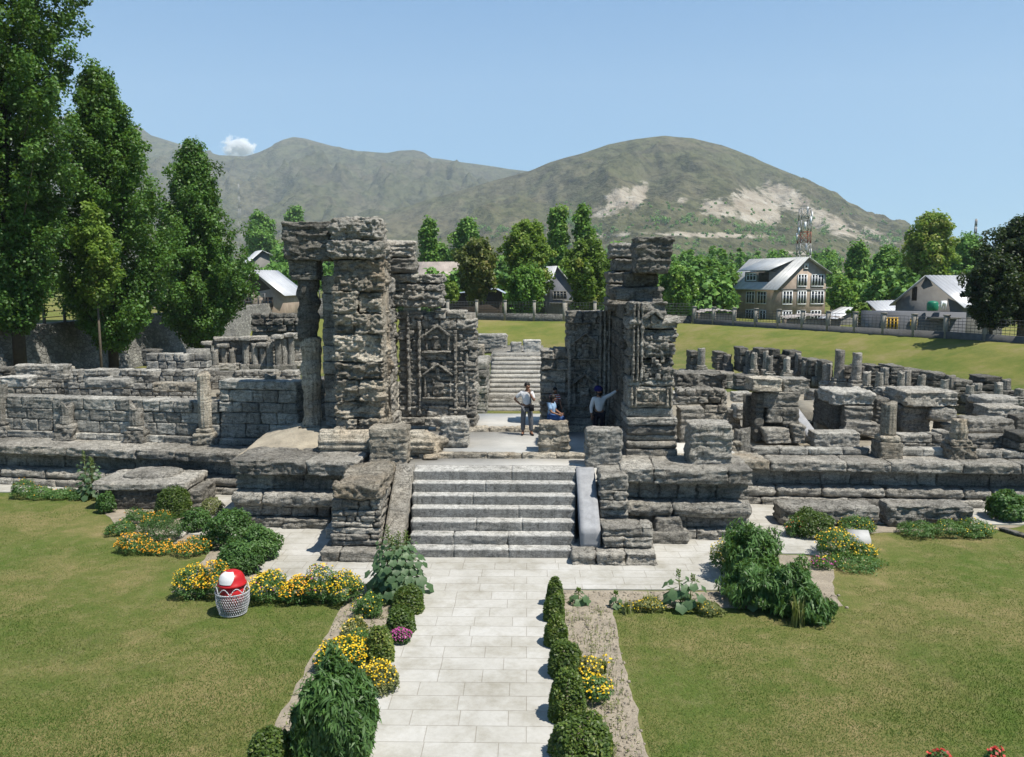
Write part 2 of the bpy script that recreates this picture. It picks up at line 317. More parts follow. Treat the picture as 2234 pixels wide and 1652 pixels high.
def sheet(name,poly,z,mat,th=0):
    from mathutils.geometry import tessellate_polygon
    n=len(poly); tr=tessellate_polygon([[Vector((x,y,0)) for x,y in poly]]); v=[(x,y,z) for x,y in poly]+[(x,y,z-(th or .05)) for x,y in poly]; f=[]
    A=sum(a[0]*b[1]-b[0]*a[1] for a,b in zip(poly,poly[1:]+poly[:1])); 
    for a,b_,c in tr:
        q=(poly[b_][0]-poly[a][0])*(poly[c][1]-poly[a][1])-(poly[c][0]-poly[a][0])*(poly[b_][1]-poly[a][1]); f.append((a,b_,c) if q>0 else (a,c,b_))
    for i in range(n):
        j=(i+1)%n; f.append((i,i+n,j+n,j) if A>0 else (i,j,j+n,i+n))
    me=bpy.data.meshes.new(name); me.from_pydata(v,[],f); me.materials.append(mat)
    o=bpy.data.objects.new(name,me); COL.objects.link(o); WL[name]=(0,0,0); return struct(o)
def wavy(poly,step=.35,amp=.06):
    out=[]
    for i,(a,b) in enumerate(zip(poly,poly[1:]+poly[:1])):
        n=max(1,int(math.dist(a,b)/step))
        for k in range(n): out.append((a[0]+(b[0]-a[0])*k/n+random.uniform(-amp,amp),a[1]+(b[1]-a[1])*k/n+random.uniform(-amp,amp)))
    return out
# garden path and the paved apron round the platform
sheet('path',[(-2.62,5),(.47,5),(.47,18.05),(4.75,18.05),(4.9,20.6),(7.1,20.6),(7.9,20.2),(8.0,23.3),(26,23.2),(26,26),(-30,28.5),(-30,26.6),(-10.3,26.2),(-9.9,22),(-7.2,21.6),(-6.9,19.4),(-5.3,18.2),(-2.62,18.3)],.03,MAT['slabs'],.08)
# planting beds: bare soil
S1=sheet('soil_left',wavy([(-3.98,5),(-2.64,5),(-2.64,18.25),(-5.3,18.1),(-7.0,19.3),(-7.3,21.5),(-9.6,22),(-10.2,24.6),(-12.4,25.3),(-12.9,24.3),(-11.2,21.9),(-10.6,21.1),(-8.3,21.2),(-8.0,19.0),(-8.0,17.7),(-3.98,17.5)],.3,.04),.010,MAT['soil'])
S2=sheet('soil_right',wavy([(.49,5),(1.78,5),(1.82,17.0),(4.6,17.05),(6.8,17.2),(6.9,18.0),(7.5,19.6),(8.6,20.7),(9.3,22.4),(13.6,22.9),(14.2,23.2),(8.05,23.2),(8,20.1),(7.0,20.55),(4.95,20.55),(4.8,18.0),(.49,18.0)],.3,.04),.010,MAT['soil'])
S3=sheet('soil_corner',wavy([(15.2,23.2),(17,20.2),(26,18.5),(26,24.2),(16,23.4)]),.02,simple('red_soil',(.16,.11,.075),.95,3,.3,bscale=15,bd=.05))
# ---------------------------------------------------------------- gatehouse platform
fl=M()
def slab(m,x0,x1,y0,y1,z0,z1,**k): block(m,x0,x1,y0,y1,z0,z1,**k)
A0=dict(rough=.008,strata=.006,r=.02,res=.12)
# platform core and floors
m=M(); m.box(-3.4,5.9,22.6,23.95,.2,1.743); m.box(-8.1,6.0,23.955,31,.2,1.74); m.box(-3.3,6.2,24.25,27.7,1.741,1.865); m.box(-3.0,2.4,27.9,30.6,1.741,2.0)
o=m.build('gateway_floor',MAT['floor'],origin=(0,27,0)); struct(o)
def one(name,mat,label,cat,fn,group=None,parent=None):
    m=M(); fn(m); o=m.build(name,mat,parent=parent)
    if label: tag(o,label,cat,group)
    return o
one('stone_sill',MAT['stone_warm'],'long rough stone sill low across the landing behind the fallen blocks','sill',lambda m:[block(m,-3.2+i*1.02,-2.2+i*1.02,23.93,24.27,1.70,1.88+random.uniform(-.01,.02),rough=.03,strata=.02,res=.06) for i in range(6)])
one('stone_sill',MAT['stone_warm'],'footworn stone threshold at the feet of the man with his hand on his hip','sill',lambda m:[block(m,-3.1+i*.9,-2.22+i*.9,27.6,27.95,1.8,2.02+random.uniform(-.02,.03),rough=.04,strata=.02,res=.06) for i in range(6)])
# front stairs, seven risers
st=root('front_stairs',(-.9,20.1,0),'broad front stairs of seven grey stone steps up to the gateway','stairs')
for i in range(7):
    f=i/6; y=20.12+f*(22.28-20.12); xa=-2.95-.2*f; xb=1.2+.16*f; m=M()
    cuts=[xa,random.uniform(xa+1.2,xb-1.2),xb] if i!=2 else [xa,xa+1.7,xa+2.9,xb]
    if i in(0,1): cuts=[xa,xa+1.1,xa+2.5,xb]
    rr=.03 if i<3 else .0
    for a_,b2 in zip(cuts[:-1],cuts[1:]):
        if b2-a_<.25: continue
        rg=(.018 if (i<3 and a_<-.9) else .0015)
        block(m,a_+(.001 if i<3 else .0002),b2-(.001 if i<3 else .0002),y,y+.75,i*.25-.02 if i else .0,(i+1)*.25,res=.07,r=.004,rough=rg,strata=rg*.5,worn_lit=True)  # pale tread, dark riser: wear plus light and shade put into tone
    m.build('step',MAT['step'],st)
# sloping copings each side of the stairs
def prism(m,pts,x0,x1,res=.12,rough=.02,tone=.5):   # side outline (y,z) swept in x, top roughened
    v=[];n=len(pts); nx=max(2,int((x1-x0)/res)); P2=[]
    for a,b in zip(pts,pts[1:]+pts[:1]):
        k=max(1,int(math.dist(a,b)/res)); P2+=[(a[0]+(b[0]-a[0])*j/k,a[1]+(b[1]-a[1])*j/k) for j in range(k)]
    N2=len(P2)
    for i in range(nx+1):
        for y,z in P2: v.append((x0+(x1-x0)*i/nx,y,z))
    v=np.array(v,float); d=fbm(v*np.array([8,1.2,1.2])+3,3); v+= (d*rough)[:,None]*np.array([.6,-.6,1]); f=[]
    for i in range(nx):
        for j in range(N2): f.append([i*N2+j,(i+1)*N2+j,(i+1)*N2+(j+1)%N2,i*N2+(j+1)%N2])
    b=len(v); cy=sum(p[0] for p in P2)/N2; cz=sum(p[1] for p in P2)/N2; v=np.concatenate([v,[[x0,cy,cz],[x1,cy,cz]]])
    for j in range(N2): f.append([b,j,(j+1)%N2,(j+1)%N2]); f.append([b+1,nx*N2+(j+1)%N2,nx*N2+j,nx*N2+j])
    m.add(v,f,tone)
m=M(); prism(m,[(19.95,.0),(19.95,.35),(22.3,1.86),(22.7,1.86),(22.7,0)],-3.62,-3.14,res=.07,rough=.05); tag(m.build('sloping_coping',MAT['stone']),'long ribbed stone coping sloping down the left edge of the front stairs','coping')
m=M(); prism(m,[(20.2,.26),(20.2,.74),(22.3,1.81),(22.6,1.81),(22.6,.26)],1.36,1.86,rough=.006); tag(m.build('sloping_coping',MAT['conc']),'smooth blue grey concrete ramp down the right edge of the front stairs','coping')
# left cheek
ck=root('stair_cheek',(-4.2,20,0),'crumbling layered stone block with a thick cap left of the front stairs','stone block')
m=M(); masonry(m,(-5.15,19.75,0),(-3.2,19.7,0),[(.3,0,.03,.9)],2.6,core=False); m.build('footing',MAT['stone'],ck)
m=M()
masonry(m,(-4.95,20.2,.3),(-3.7,20.2,.3),[(.16,.05,.05,.8),(.14,.08,.05,.6),(.16,.03,.05,.7),(.14,.0,.06,.5),(.15,-.03,.06,.3),(.14,-.02,.06,.3),(.28,-.10,.05,.6)],2.2,rough=.035,strata=.03,res=.05,core=True); m.build('body',MAT['stone'],ck)
m=M(); block(m,-4.9,-3.66,20.1,22.6,1.5,1.98,res=.05,r=.12,rough=.06,strata=.03,big=.12); m.build('cap',MAT['stone_warm'],ck)
# right cheek
ck=root('stair_cheek',(2.2,20.2,0),'stepped pile of rough masonry right of the concrete ramp','stone block')
m=M(); masonry(m,(1.12,19.62,0),(3.2,19.62,0),[(.31,0,.07,1.0)],1.3,rough=.04,strata=.03,res=.05,core=False); m.build('footing',MAT['stone'],ck)
m=M(); masonry(m,(1.9,20.05,.31),(3.16,20.05,.31),[(.28,.03,.09,.7),(.26,-.05,.09,.7)],.8,rough=.05,strata=.03,res=.05,core=False); m.build('lower_course',MAT['stone'],ck)
m=M(); masonry(m,(1.92,21.15,.2),(2.66,21.15,.2),[(.55,0,.04,.8),(.26,0,.05,.8),(.24,.02,.06,.9),(.24,0,.05,.6),(.42,-.04,.08,.6)],1.3,rough=.04,strata=.03,res=.05,core=False); m.build('upper_stack',MAT['stone'],ck)
# podium blocks
PC=lambda k=1:[(.3,.36,.02,1.1),(.32,.12,.05,.7),(.42,.38,(.2),1.6),(.50,-.06,.04,.8),(.42,.34,.05,1.5)]
pl=root('platform_base',(-7,22.5,0),'moulded stone base left of the front stairs with earth on top','plinth')
m=M(); masonry(m,(-8.35,22.95,0),(-4.7,22.75,0),PC(),1.6,rough=.04,strata=.03,res=.055,jit=.04); m.box(-8.2,-3.5,24,30,0,1.742,.4); m.box(-4.8,-3.5,22.7,24,0,1.74,.4); m.build('moulded_courses',MAT['stone'],pl)
# earth mound on it
g=np.mgrid[0:41,0:37]; gx_=-8.45+g[0]/40*5.0; gy_=22.9+g[1]/36*5.6; zz=1.9+.55*np.exp(-((gx_+6.9)/1.5)**2-((gy_-26.2)/1.3)**2)+.1*fbm(np.stack([gx_,gy_,gx_*0],-1).reshape(-1,3)*1.3).reshape(gx_.shape)-.17*(gx_>-6.2)
I=np.arange(41*37).reshape(41,37); m=M(); m.add(np.stack([gx_,gy_,zz],-1).reshape(-1,3),np.stack([I[:-1,:-1],I[1:,:-1],I[1:,1:],I[:-1,1:]],-1).reshape(-1,4)); m.build('earth_top',MAT['earth'],pl,smooth=True)
pr=root('platform_base',(4.5,21.5,0),'moulded stone base right of the front stairs below the squared block','plinth')
m=M(); masonry(m,(2.55,22.15,0),(6.05,21.95,0),PC(),1.5,rough=.04,strata=.03,res=.055,jit=.04); m.box(2.2,6.1,23.5,24,0,1.741,.4); m.build('moulded_courses',MAT['stone'],pr)
m=M(); block(m,2.3,3.5,22.9,24.1,1.60,1.83,rough=.04,res=.07); block(m,3.5,4.9,23.0,24.2,1.60,1.86,rough=.04,res=.07); block(m,4.9,6.9,23.2,24.4,1.62,1.86,rough=.04,res=.07); m.build('top_slab',MAT['stone_warm'],pr)
one('stone_block',MAT['stone'],'low wedge shaped stones at the foot of the right platform base','stone block',lambda m:(block(m,2.7,3.35,21.1,21.8,.05,.55,taper=.3,rough=.04),block(m,3.2,4.3,21.3,21.9,.0,.33,rough=.04),block(m,3.4,4.2,21.4,22,.3,.66,taper=.2,rough=.05)))
one('stone_block',MAT['stone_pale'],'small plain step stone beside the left platform base','stone block',lambda m:(block(m,-5.45,-4.7,21.55,22.4,0,.33,r=.02,rough=.01)))
# ---------------------------------------------------------------- wing plinths
WC=[(.25,.45,.02,1.3),(.33,.36,.16,1.7),(.5,-.06,.02,1.1),(.32,.40,.045,2.0)]
pl=root('wing_plinth',(-13,26.5,0),'long moulded plinth under the left wing wall','plinth')
m=M(); masonry(m,(-20.5,28.15,0),(-8.2,26.3,0),WC,2.2,rough=.035,strata=.022,res=.07,jit=.03); m.build('moulded_courses',MAT['stone'],pl)
pl=root('wing_plinth',(12,25.3,0),'long moulded plinth under the ruined right wing','plinth')
m=M(); masonry(m,(6.1,25.75,0),(20.5,25.05,0),WC,2.2,rough=.035,strata=.022,res=.07,jit=.035); m.build('moulded_courses',MAT['stone'],pl)
m=M(); m.box(-21,-8.3,28.5,31,0,1.34); m.box(6.3,22,27,30.5,0,1.3); m.box(-8.4,-5.9,26,31,0,1.5)
o=m.build('terrace_floor',MAT['earth'],origin=(0,30,0)); struct(o)
# ---------------------------------------------------------------- left wing wall
def W(name,mat,label,cat,A,B,courses,depth,group=None,**k):
    m=M(); masonry(m,A,B,courses,depth,**k); o=m.build(name,MAT[mat]); return tag(o,label,cat,group)
W('wing_wall','stone_grey','long coursed stone wall on the left wing behind the short column stumps','wall',(-20.0,29.2,1.38),(-10.55,27.75,1.38),[(.25,.18,.05,1.6),(.42,.02,.04,.6),(.38,0,.04,.7),(.42,.03,.04,.9)],.7,rough=.02,res=.06,jit=.02)
W('wing_wall','stone_grey','taller stretch of block wall between the tall column and the dark corner','wall',(-10.5,27.7,1.38),(-7.7,27.3,1.38),[(.25,.18,.05,1.4),(.48,.02,.04,.7),(.4,0,.04,.7),(.36,.02,.04,.6),(.42,.03,.05,.7),(.32,.04,.07,1.7)],.7,rough=.025,res=.06,jit=.02)
W('wing_wall','stone_dark','shaded side wall in the corner behind the standing column','wall',(-7.65,27.3,1.38),(-7.1,30,1.38),[(.4,0),(.4,0),(.4,0),(.4,0),(.5,0.05,.06)],.6)  # recess shade is put into this wall by the darker stone
def stump(u,vt,vb,zb,r,label,base=None,cat='column stump',mat='stone',group=None,broken=.5,flute=.1,sq=True,cap=False,rough=.03,taper=.06,bh=None,name='column_stump'):
    p=P(u,vb,zb); Y=p.y+r; top=Q(u,vt,Y).z; h=top-zb; bh=bh if bh is not None else min(.55,h*.42)
    t=root(name,(p.x,Y,zb),label,cat,group)
    m=M(); rb=r*1.45
    if sq: block(m,p.x-rb,p.x+rb,Y-rb,Y+rb,zb-.02,zb+bh*.72,rough=rough*1.3,r=.06,res=.06,big=.05 if broken>.3 else 0); block(m,p.x-rb*.85,p.x+rb*.85,Y-rb*.85,Y+rb*.85,zb+bh*.7,zb+bh,r=(.1,.1,.06),rough=rough,res=.05)
    else: m.lathe((p.x,Y,zb),[(rb,0),(rb,bh*.6),(r*1.2,bh)])
    m.build('base',MAT[mat],t)
    m=M(); column(m,(p.x,Y,zb+bh-.02),h-bh+.02,r,flute=flute,rough=rough*.7,broken=broken,taper=taper); m.build('shaft',MAT[mat],t)
    if cap: m=M(); block(m,p.x-r*1.35,p.x+r*1.35,Y-r*1.35,Y+r*1.35,top-.05,top+.18,rough=.04,r=.05,res=.05); m.build('capital',MAT[mat],t)
    return t
SG='broken columns along the front of the left wing'
stump(445,812,970,1.4,.24,'tallest column stump on the left wing, pale and fluted',broken=.12,group=SG,mat='stone_warm')
stump(592,815,968,1.4,.22,'shaded fluted column in the dark corner of the left wing',broken=.12,group=SG)
stump(295,880,965,1.4,.24,'jagged low stump just left of the tall pale column',broken=1.2,group=SG,rough=.06)
stump(141,878,960,1.4,.25,'short broken stump above the left tall leafy plant',broken=.8,group=SG,rough=.05)
stump(2,838,952,1.4,.22,'column stump cut by the left edge of the photo',broken=.2,group=SG)
# things behind the left wing wall
def PB(name,mat,label,cat,u0,u1,vt,vb,zb,depth,group=None,zt=None,**k):
    a=P(u0,vb,zb); b=P(u1,vb,zb); Y=(a.y+b.y)/2; z1=Q((u0+u1)/2,vt,Y).z; m=M()
    kw=dict(rough=.035,strata=.022,r=.06,res=.06); kw.update(k)
    block(m,a.x,b.x,Y,Y+depth,zb,z1,**kw); o=m.build(name,MAT[mat]); return tag(o,label,cat,group)
def PW(name,mat,label,cat,u0,u1,vt,vb,zb,depth,n,group=None,w=.7,**k):
    a=P(u0,vb,zb); b=P(u1,vb,zb); Y=(a.y+b.y)/2; z1=Q((u0+u1)/2,vt,Y).z; h=(z1-zb)/n; m=M()
    masonry(m,(a.x,Y,zb),(b.x,Y,zb),[(h,random.uniform(0,.05),.04,w) for _ in range(n)],depth,**k); o=m.build(name,MAT[mat]); return tag(o,label,cat,group)
PB('stone_slab','stone','long heavy slab lying on the left wing wall under the poplars','stone block',32,142,797,830,3.0,.7,big=.06)
PB('stone_slab','stone_pale','pale eroded boulder slab at the far left on the wing wall','stone block',0,62,822,846,2.9,.7,big=.05)
PB('stone_slab','stone_pale','low flat block behind the left wing wall right of the heavy slab','stone block',184,278,827,847,2.9,.6)
PB('stone_slab','stone_warm','pair of low reddish blocks behind the wall left of the tall pale column','stone block',330,432,836,856,2.8,.5)
PW('court_wall','stone_grey','inner court wall behind the left wing with vertical pilaster strips','wall',160,345,805,870,1.0,.6,4,res=.09,ragged=.3)
PW('court_wall','stone_grey','weathered inner wall piece below the second poplar','wall',322,408,770,860,1.0,.6,5,res=.09,ragged=.3,w=.6)
PW('court_wall','stone_grey','stepped inner wall piece just left of the small colonnade','wall',406,455,756,850,1.0,.7,6,res=.09,ragged=.4,w=.6)
PB('ruined_pier','stone_dark','small overhanging pier alone on the inner wall below the poplars','pier',309,347,763,800,2.2,.6,big=.1,res=.08)
# small colonnade at the far left side of the court
cz=1.0
ws=root('cell_row',(-20,48,cz),'far row of small ruined cells with engaged columns right of the second poplar','ruined wall')
m=M(); a=P(448,812,cz); b=P(648,806,cz); masonry(m,(a.x,a.y+1.6,cz),(b.x,b.y+1.6,cz),[(.45,.5,.05,2),(.5,0,.05,.8),(.5,0,.05,.8),(.45,.0,.05,.8),(.3,.25,.08,1.2)],.9,ragged=.25,res=.1,jit=.08,rough=.05); m.build('cell_wall',MAT['stone'],ws)
m=M(); a=P(520,800,cz); b=P(645,798,cz); masonry(m,(a.x,a.y+3,cz+2.2),(b.x,b.y+3,cz+2.2),[(.5,.1,.08,1),(.5,.2,.1,1),(.4,0,.1,.8)],1.2,ragged=.4,res=.1,jit=.15,rough=.08,big=.15); masonry(m,(a.x,a.y+3.05,0),(b.x,b.y+3.05,0),[(.8,0),(.8,0),(.8,0),(.8,0)],1.0,res=.14); m.build('upper_rubble',MAT['stone_dark'],ws)
for i,(u,vt,vb) in enumerate([(456,752,806),(470,762,808),(490,757,806),(508,760,806),(538,742,806),(557,748,806),(575,755,806),(590,745,806),(608,738,808),(622,736,806),(636,734,806)]):
    p=P(u,vb,cz); m=M(); h=Q(u,vt,p.y).z-cz; column(m,(p.x,p.y,cz),h,.24,broken=.1,res=.15); block(m,p.x-.3,p.x+.3,p.y-.3,p.y+.3,cz-.1,cz+.35,res=.15)
    if i%2==0: block(m,p.x-.35,p.x+.35,p.y-.35,p.y+.6,cz+h-.05,cz+h+.22,res=.12,rough=.04)
    m.build('engaged_column',MAT['stone'],ws)
# ---------------------------------------------------------------- gate, left half
gl=root('gate_tower',(-5,26,1.75),'tall left half of the ruined stone gateway with its big eroded pier','gate tower')
R1=dict(rough=.095,strata=.028,res=.04)
m=M()
def course(m,x0,x1,y,z0,z1,dep,w=1.2,**k):
    n=max(1,round((x1-x0)/w)); xs=[x0+(x1-x0)*i/n+ (random.uniform(-.12,.12) if 0<i<n else 0) for i in range(n+1)]
    for a,b in zip(xs[:-1],xs[1:]): block(m,a+.005,b-.005,y+random.uniform(-.05,.05),y+dep,z0+.005,z1-.01,**k)
zs=[1.75,2.25,2.75,3.3,3.95,4.5,5.35,5.95,6.65,7.6]; prev=None
for i,(a,b) in enumerate(zip(zs[:-1],zs[1:])):
    pb=[.1,.05,-.02,.02,.12,.05,.0,.03,.02][i]
    course(m,-5.9-pb*.2,-4.4+pb*.5,25-pb,a,b,1.5,w=[.8,.9,1.2,.8,1.8,1.8,1.0,.9,1.8][i],big=[.26,.22,.3,.2,.18,.34,.34,.26,.08][i],r=.05,**R1)
m.box(-5.85,-4.4,25.3,26.3,1.75,7.5,.3); m.build('pier',MAT['stone_warm'],gl)
m=M(); block(m,-5.98,-4.32,24.9,26.5,7.62,8.15,r=.09,big=.05,**R1); block(m,-5.95,-4.42,24.95,26.4,8.15,8.86,r=.16,big=.12,**R1); m.build('capstone',MAT['stone'],gl)
# lintel, column and shaft on the left
m=M(); block(m,-7.5,-6.05,25.4,26.7,7.58,8.75,r=.06,rough=.05,strata=.025,res=.045,big=.05); m.build('lintel',MAT['stone_dark'],gl)
m=M(); block(m,-7.38,-6.5,25.55,26.4,7.12,7.6,r=.07,res=.05,rough=.03); block(m,-7.3,-6.48,25.5,26.4,6.98,7.14,r=.03,res=.05); m.build('capital',MAT['stone_dark'],gl)
m=M(); column(m,(-6.86,25.95,2.35),2.85,.27,flute=.10,broken=.05,taper=-.18,rough=.05,res=.06); m.build('column_shaft',MAT['stone_warm'],gl); m=M(); column(m,(-6.88,25.95,5.05),1.95,.30,flute=.03,broken=0,taper=-.14,rough=.06); m.build('upper_shaft',MAT['stone_dark'],gl)
m=M(); block(m,-7.25,-6.5,25.5,26.4,1.7,2.4,r=.08,rough=.07,big=.15,res=.05); m.build('column_base',MAT['stone_warm'],gl)
m=M(); masonry(m,(-6.47,25.98,1.75),(-5.95,25.98,1.75),[(.45,0,.03)]*5+[(.42,.1,.03),(.5,.06,.03)]+[(.55,0,.03)]*4,1.6,rough=.015); m.build('side_shaft',MAT['stone_grey'],gl)
# side wall running back and the rear wall with carving
m=M(); T=frame((-4.30,26.3,1.75),(-4.30,28.1,1.75))
masonry(m,(-4.46,26.1,1.9),(-4.46,28.2,1.9),[(.3,.3,.1),(.35,.12,.05),(.5,0)]+[(.5,0,.04)]*7+[(.5,.05,.08)],1.2,rough=.045,strata=.03,res=.07,T0=Matrix.Translation((0,0,0)) )
m.build('side_wall',MAT['stone'],gl)
m=M()
for z0,z1,xa,xb,bg in [(7.2,7.75,-4.9,-3.78,.08),(7.75,8.32,-4.85,-3.85,.1)]: block(m,xa,xb,27.7,29,z0,z1,r=.1,rough=.06,strata=.05,res=.055,big=bg)
m.build('upper_block',MAT['stone'],gl)
m=M()
for z0,z1,xa,xb in [(6.1,6.35,-4.7,-2.88),(6.35,6.62,-4.72,-2.92),(6.62,6.88,-4.72,-2.86),(6.88,7.18,-4.7,-2.85)]: course(m,xa,xb,27.85,z0,z1,1.1,w=1.5,r=.06,**R1)
m.build('upper_courses',MAT['stone'],gl)
m=M(); masonry(m,(-4.4,28,2.0),(-1.75,27.95,2.0),[(.3,.22,.05,.9),(.4,.03,.03,.7),(.45,0,.03,.8)]+[(.36,0,.04,.6)]*7+[(.32,.04,.07,.7)],1.0,rough=.045,strata=.04,res=.05,jit=.05,ragged=.25); m.build('carved_wall',MAT['stone'],gl)
CN=['left','right']
def carve(pa,x0,x1,z0,z1,y,pil,nich,mat='stone',lumps=60):
    for k,(xa,xb,za,zb,d) in enumerate(pil):
        m=M(); nz=3
        block(m,xa,xb,y-d,y+.12,za,zb,res=.05,r=.015,rough=.02,strata=.012)
        zz=za
        while zz<zb-.1:   # beads and joints down the strip
            block(m,xa+.02,xb-.02,y-d-.03,y,zz+.03,zz+random.uniform(.10,.2),res=.05,r=.03,rough=.02); zz+=random.uniform(.2,.34)
        m.build('pilaster',MAT[mat],pa)
    for (xc,za,w_,h_) in nich:
        m=M()
        block(m,xc-w_/2,xc-w_/2+.07,y-.1,y+.1,za,za+h_*.6,res=.05,r=.02); block(m,xc+w_/2-.07,xc+w_/2,y-.1,y+.1,za,za+h_*.6,res=.05,r=.02); block(m,xc-w_/2-.06,xc+w_/2+.06,y-.14,y+.1,za-.08,za,res=.05,r=.02)
        for s in(-1,1):   # gable over the niche
            T=Matrix.Translation((xc,0,za+h_))@Matrix.Rotation(s*math.radians(38),4,'Y'); L=w_*.72
            block(m,(-L if s<0 else 0),(0 if s<0 else L),y-.15,y+.1,-.08,0,res=.05,r=.02,T=T)
        block(m,xc-w_*.2,xc+w_*.2,y-.07,y+.08,za+.02,za+h_*.55,res=.05,r=.08,rough=.05)
        block(m,xc-.08,xc+.08,y-.1,y+.08,za+h_*.62,za+h_*.85,res=.05,r=.06,rough=.03)
        m.build('niche_relief',MAT[mat],pa)
    m=M()
    for _ in range(lumps):
        x=random.uniform(x0,x1);z=random.uniform(z0,z1); s=random.uniform(.03,.10); block(m,x-s*.7,x+s*.7,y-random.uniform(.01,.06),y+.06,z-s,z+s,res=.035,r=s*.3,rough=.035)
    tag(m.build('carving',MAT[mat],pa),kind='stuff')
carve(gl,-4.2,-1.85,2.4,5.8,27.97,[(-4.1,-3.98,2.4,5.9,.1),(-3.72,-3.62,2.4,5.6,.07),(-2.5,-2.38,2.4,5.3,.1),(-2.1,-2.0,2.4,4.5,.08)],[(-3.05,3.0,.95,1.2),(-3.05,4.6,.8,.9)],lumps=90)
# ---------------------------------------------------------------- gate, right half
gr=root('gate_tower',(3.6,25,1.75),'lower right half of the ruined gateway with carved panels and a leaning top block','gate tower')
m=M(); masonry(m,(2.86,23.55,1.75),(4.34,23.55,1.75),[(.40,.1,.03,2),(.22,.12,.10,3),(.16,-.02,.04,3),(.30,.06,.12,3),(.22,.12,.06,2)],1.3,rough=.02,strata=.015,res=.05); m.build('stepped_base',MAT['stone'],gr)
m=M()
z=3.05
for h,xa,xb,bg,rg in [(.28,2.88,4.22,.0,.02),(.62,2.92,4.2,0,.02),(.25,2.9,4.26,.05,.04),(.55,2.92,4.2,.12,.05),(.45,2.95,4.22,.15,.06),(.4,2.9,4.3,.12,.06),(.35,2.92,4.32,.12,.06),(.42,2.95,3.98,.1,.05)]:
    block(m,xa,xb,23.6+random.uniform(-.04,.03),25,z,z+h-.01,r=.05,rough=rg,strata=rg*.8,big=bg,res=.05); z+=h
m.build('pier',MAT['stone'],gr); zt=z
m=M(); block(m,3.12,3.98,23.5,23.7,3.42,3.5,res=.05,r=.02); block(m,3.12,3.98,23.5,23.7,3.80,3.88,res=.05,r=.02); block(m,3.3,3.8,23.53,23.7,3.5,3.8,res=.04,r=.05,rough=.05)
for x in(2.98,3.1,4.0,4.12): block(m,x,x+.06,23.5,23.7,3.36,3.95,res=.05,r=.02)
m.build('framed_panel',MAT['stone_warm'],gr)
m=M()
for s in(-1,1):
    T=Matrix.Translation((3.6,0,6.2))@Matrix.Rotation(s*math.radians(40),4,'Y'); block(m,(-.42 if s<0 else 0),(0 if s<0 else .42),23.42,23.8,-.1,0,res=.04,r=.03,T=T,rough=.03)
for x in(3.0,3.12,3.24): block(m,x,x+.07,23.48,23.8,4.1,6.35,res=.05,r=.02,rough=.02)
block(m,3.5,3.7,23.5,23.8,5.7,6.0,r=.08,res=.04,rough=.05); m.build('gable_relief',MAT['stone'],gr)
carve(gr,3.3,4.2,4.1,5.4,23.58,[],[],lumps=60)
m=M()
for h,xa,xb,y,bg in [(.4,2.55,3.95,24.3,.1),(.42,2.9,3.85,24.5,.15)]: block(m,xa,xb,y,25.6,z,z+h,r=.07,rough=.05,strata=.03,big=bg,res=.05); z+=h
m.build('neck',MAT['stone_dark'],gr)
m=M(); block(m,3.08,4.02,23.75,25.0,z-.02,z+1.02,r=.06,rough=.055,strata=.02,big=.06,res=.04,taper=-.12,shear=.07); m.build('leaning_top_block',MAT['stone_dark'],gr)
m=M(); zz=6.35
for h,xa,xb in [(.45,2.15,3.3),(.42,2.25,3.2),(.38,2.2,2.8),(.42,2.4,3.3),(.5,2.25,3.3)]:
    block(m,xa+.4,xb+.4,26.6,27.8,zz-.35,zz+h-.37,r=.06,rough=.05,strata=.04,res=.06,big=.06); zz+=h
m.build('rear_stack',MAT['stone'],gr)
m=M(); masonry(m,(2.86,28.2,1.9),(2.86,24.8,1.9),[(.35,.12,.06),(.4,.05,.05)]+[(.45,0,.04)]*8,1.1,rough=.04,res=.07); m.build('side_wall',MAT['stone_dark'],gr)  # left-facing wall: its shade is put into the colour with darker stone
m=M(); masonry(m,(1.35,28,2.0),(3.0,28,2.0),[(.3,.2,.05,.9),(.42,.03,.03,.8)]+[(.4,0,.035,.6)]*7+[(.42,.04,.06,.7)],1.0,rough=.04,strata=.03,res=.05,jit=.04); m.build('carved_wall',MAT['stone'],gr)
m=M(); masonry(m,(.48,28.1,2.0),(1.38,28.1,2.0),[(.3,.2,.05,.9)]+[(.4,0,.04,.6)]*6,1.0,rough=.04,strata=.03,res=.06,jit=.05,ragged=.3); m.build('low_jamb',MAT['stone'],gr)
carve(gr,1.45,2.85,2.5,5.9,27.97,[(2.45,2.53,2.4,6.0,.09),(2.6,2.68,2.4,6.0,.07),(2.75,2.83,2.6,6.0,.09),(1.4,1.5,2.4,5.0,.08)],[(1.98,2.75,.8,1.1),(1.98,4.35,.75,.9)],lumps=70)
# ---------------------------------------------------------------- loose pieces on the landing
t=root('fallen_column',(-4.6,24.2,1.75),'long fluted column lying on its side in front of the left gate tower','fallen column')
m=M(); TT=Matrix.Translation((-6.15,24.15,2.17))@Matrix.Rotation(math.radians(90),4,'Y'); column(m,(0,0,0),3.85,.40,flute=.13,taper=.05,broken=.3,rough=.015,res=.06,T=TT,nf=12); m.build('shaft',MAT['stone_warm'],t)
LB='loose blocks on the gateway landing'
PB('stone_block','stone_warm','pale squared block standing in front of the fallen column','stone block',806,888,935,1016,1.75,.85,group=LB,r=.07,rough=.03,res=.05)
PB('stone_block','stone','round topped block at the right end of the fallen column','stone block',957,1022,912,978,1.87,.6,group=LB,r=.14,rough=.04,res=.05)
PB('stone_block','stone_warm','rough block in front of the seated woman in blue','stone block',1174,1243,925,988,1.87,.7,group=LB,rough=.045,strata=.035,res=.045,taper=.08)
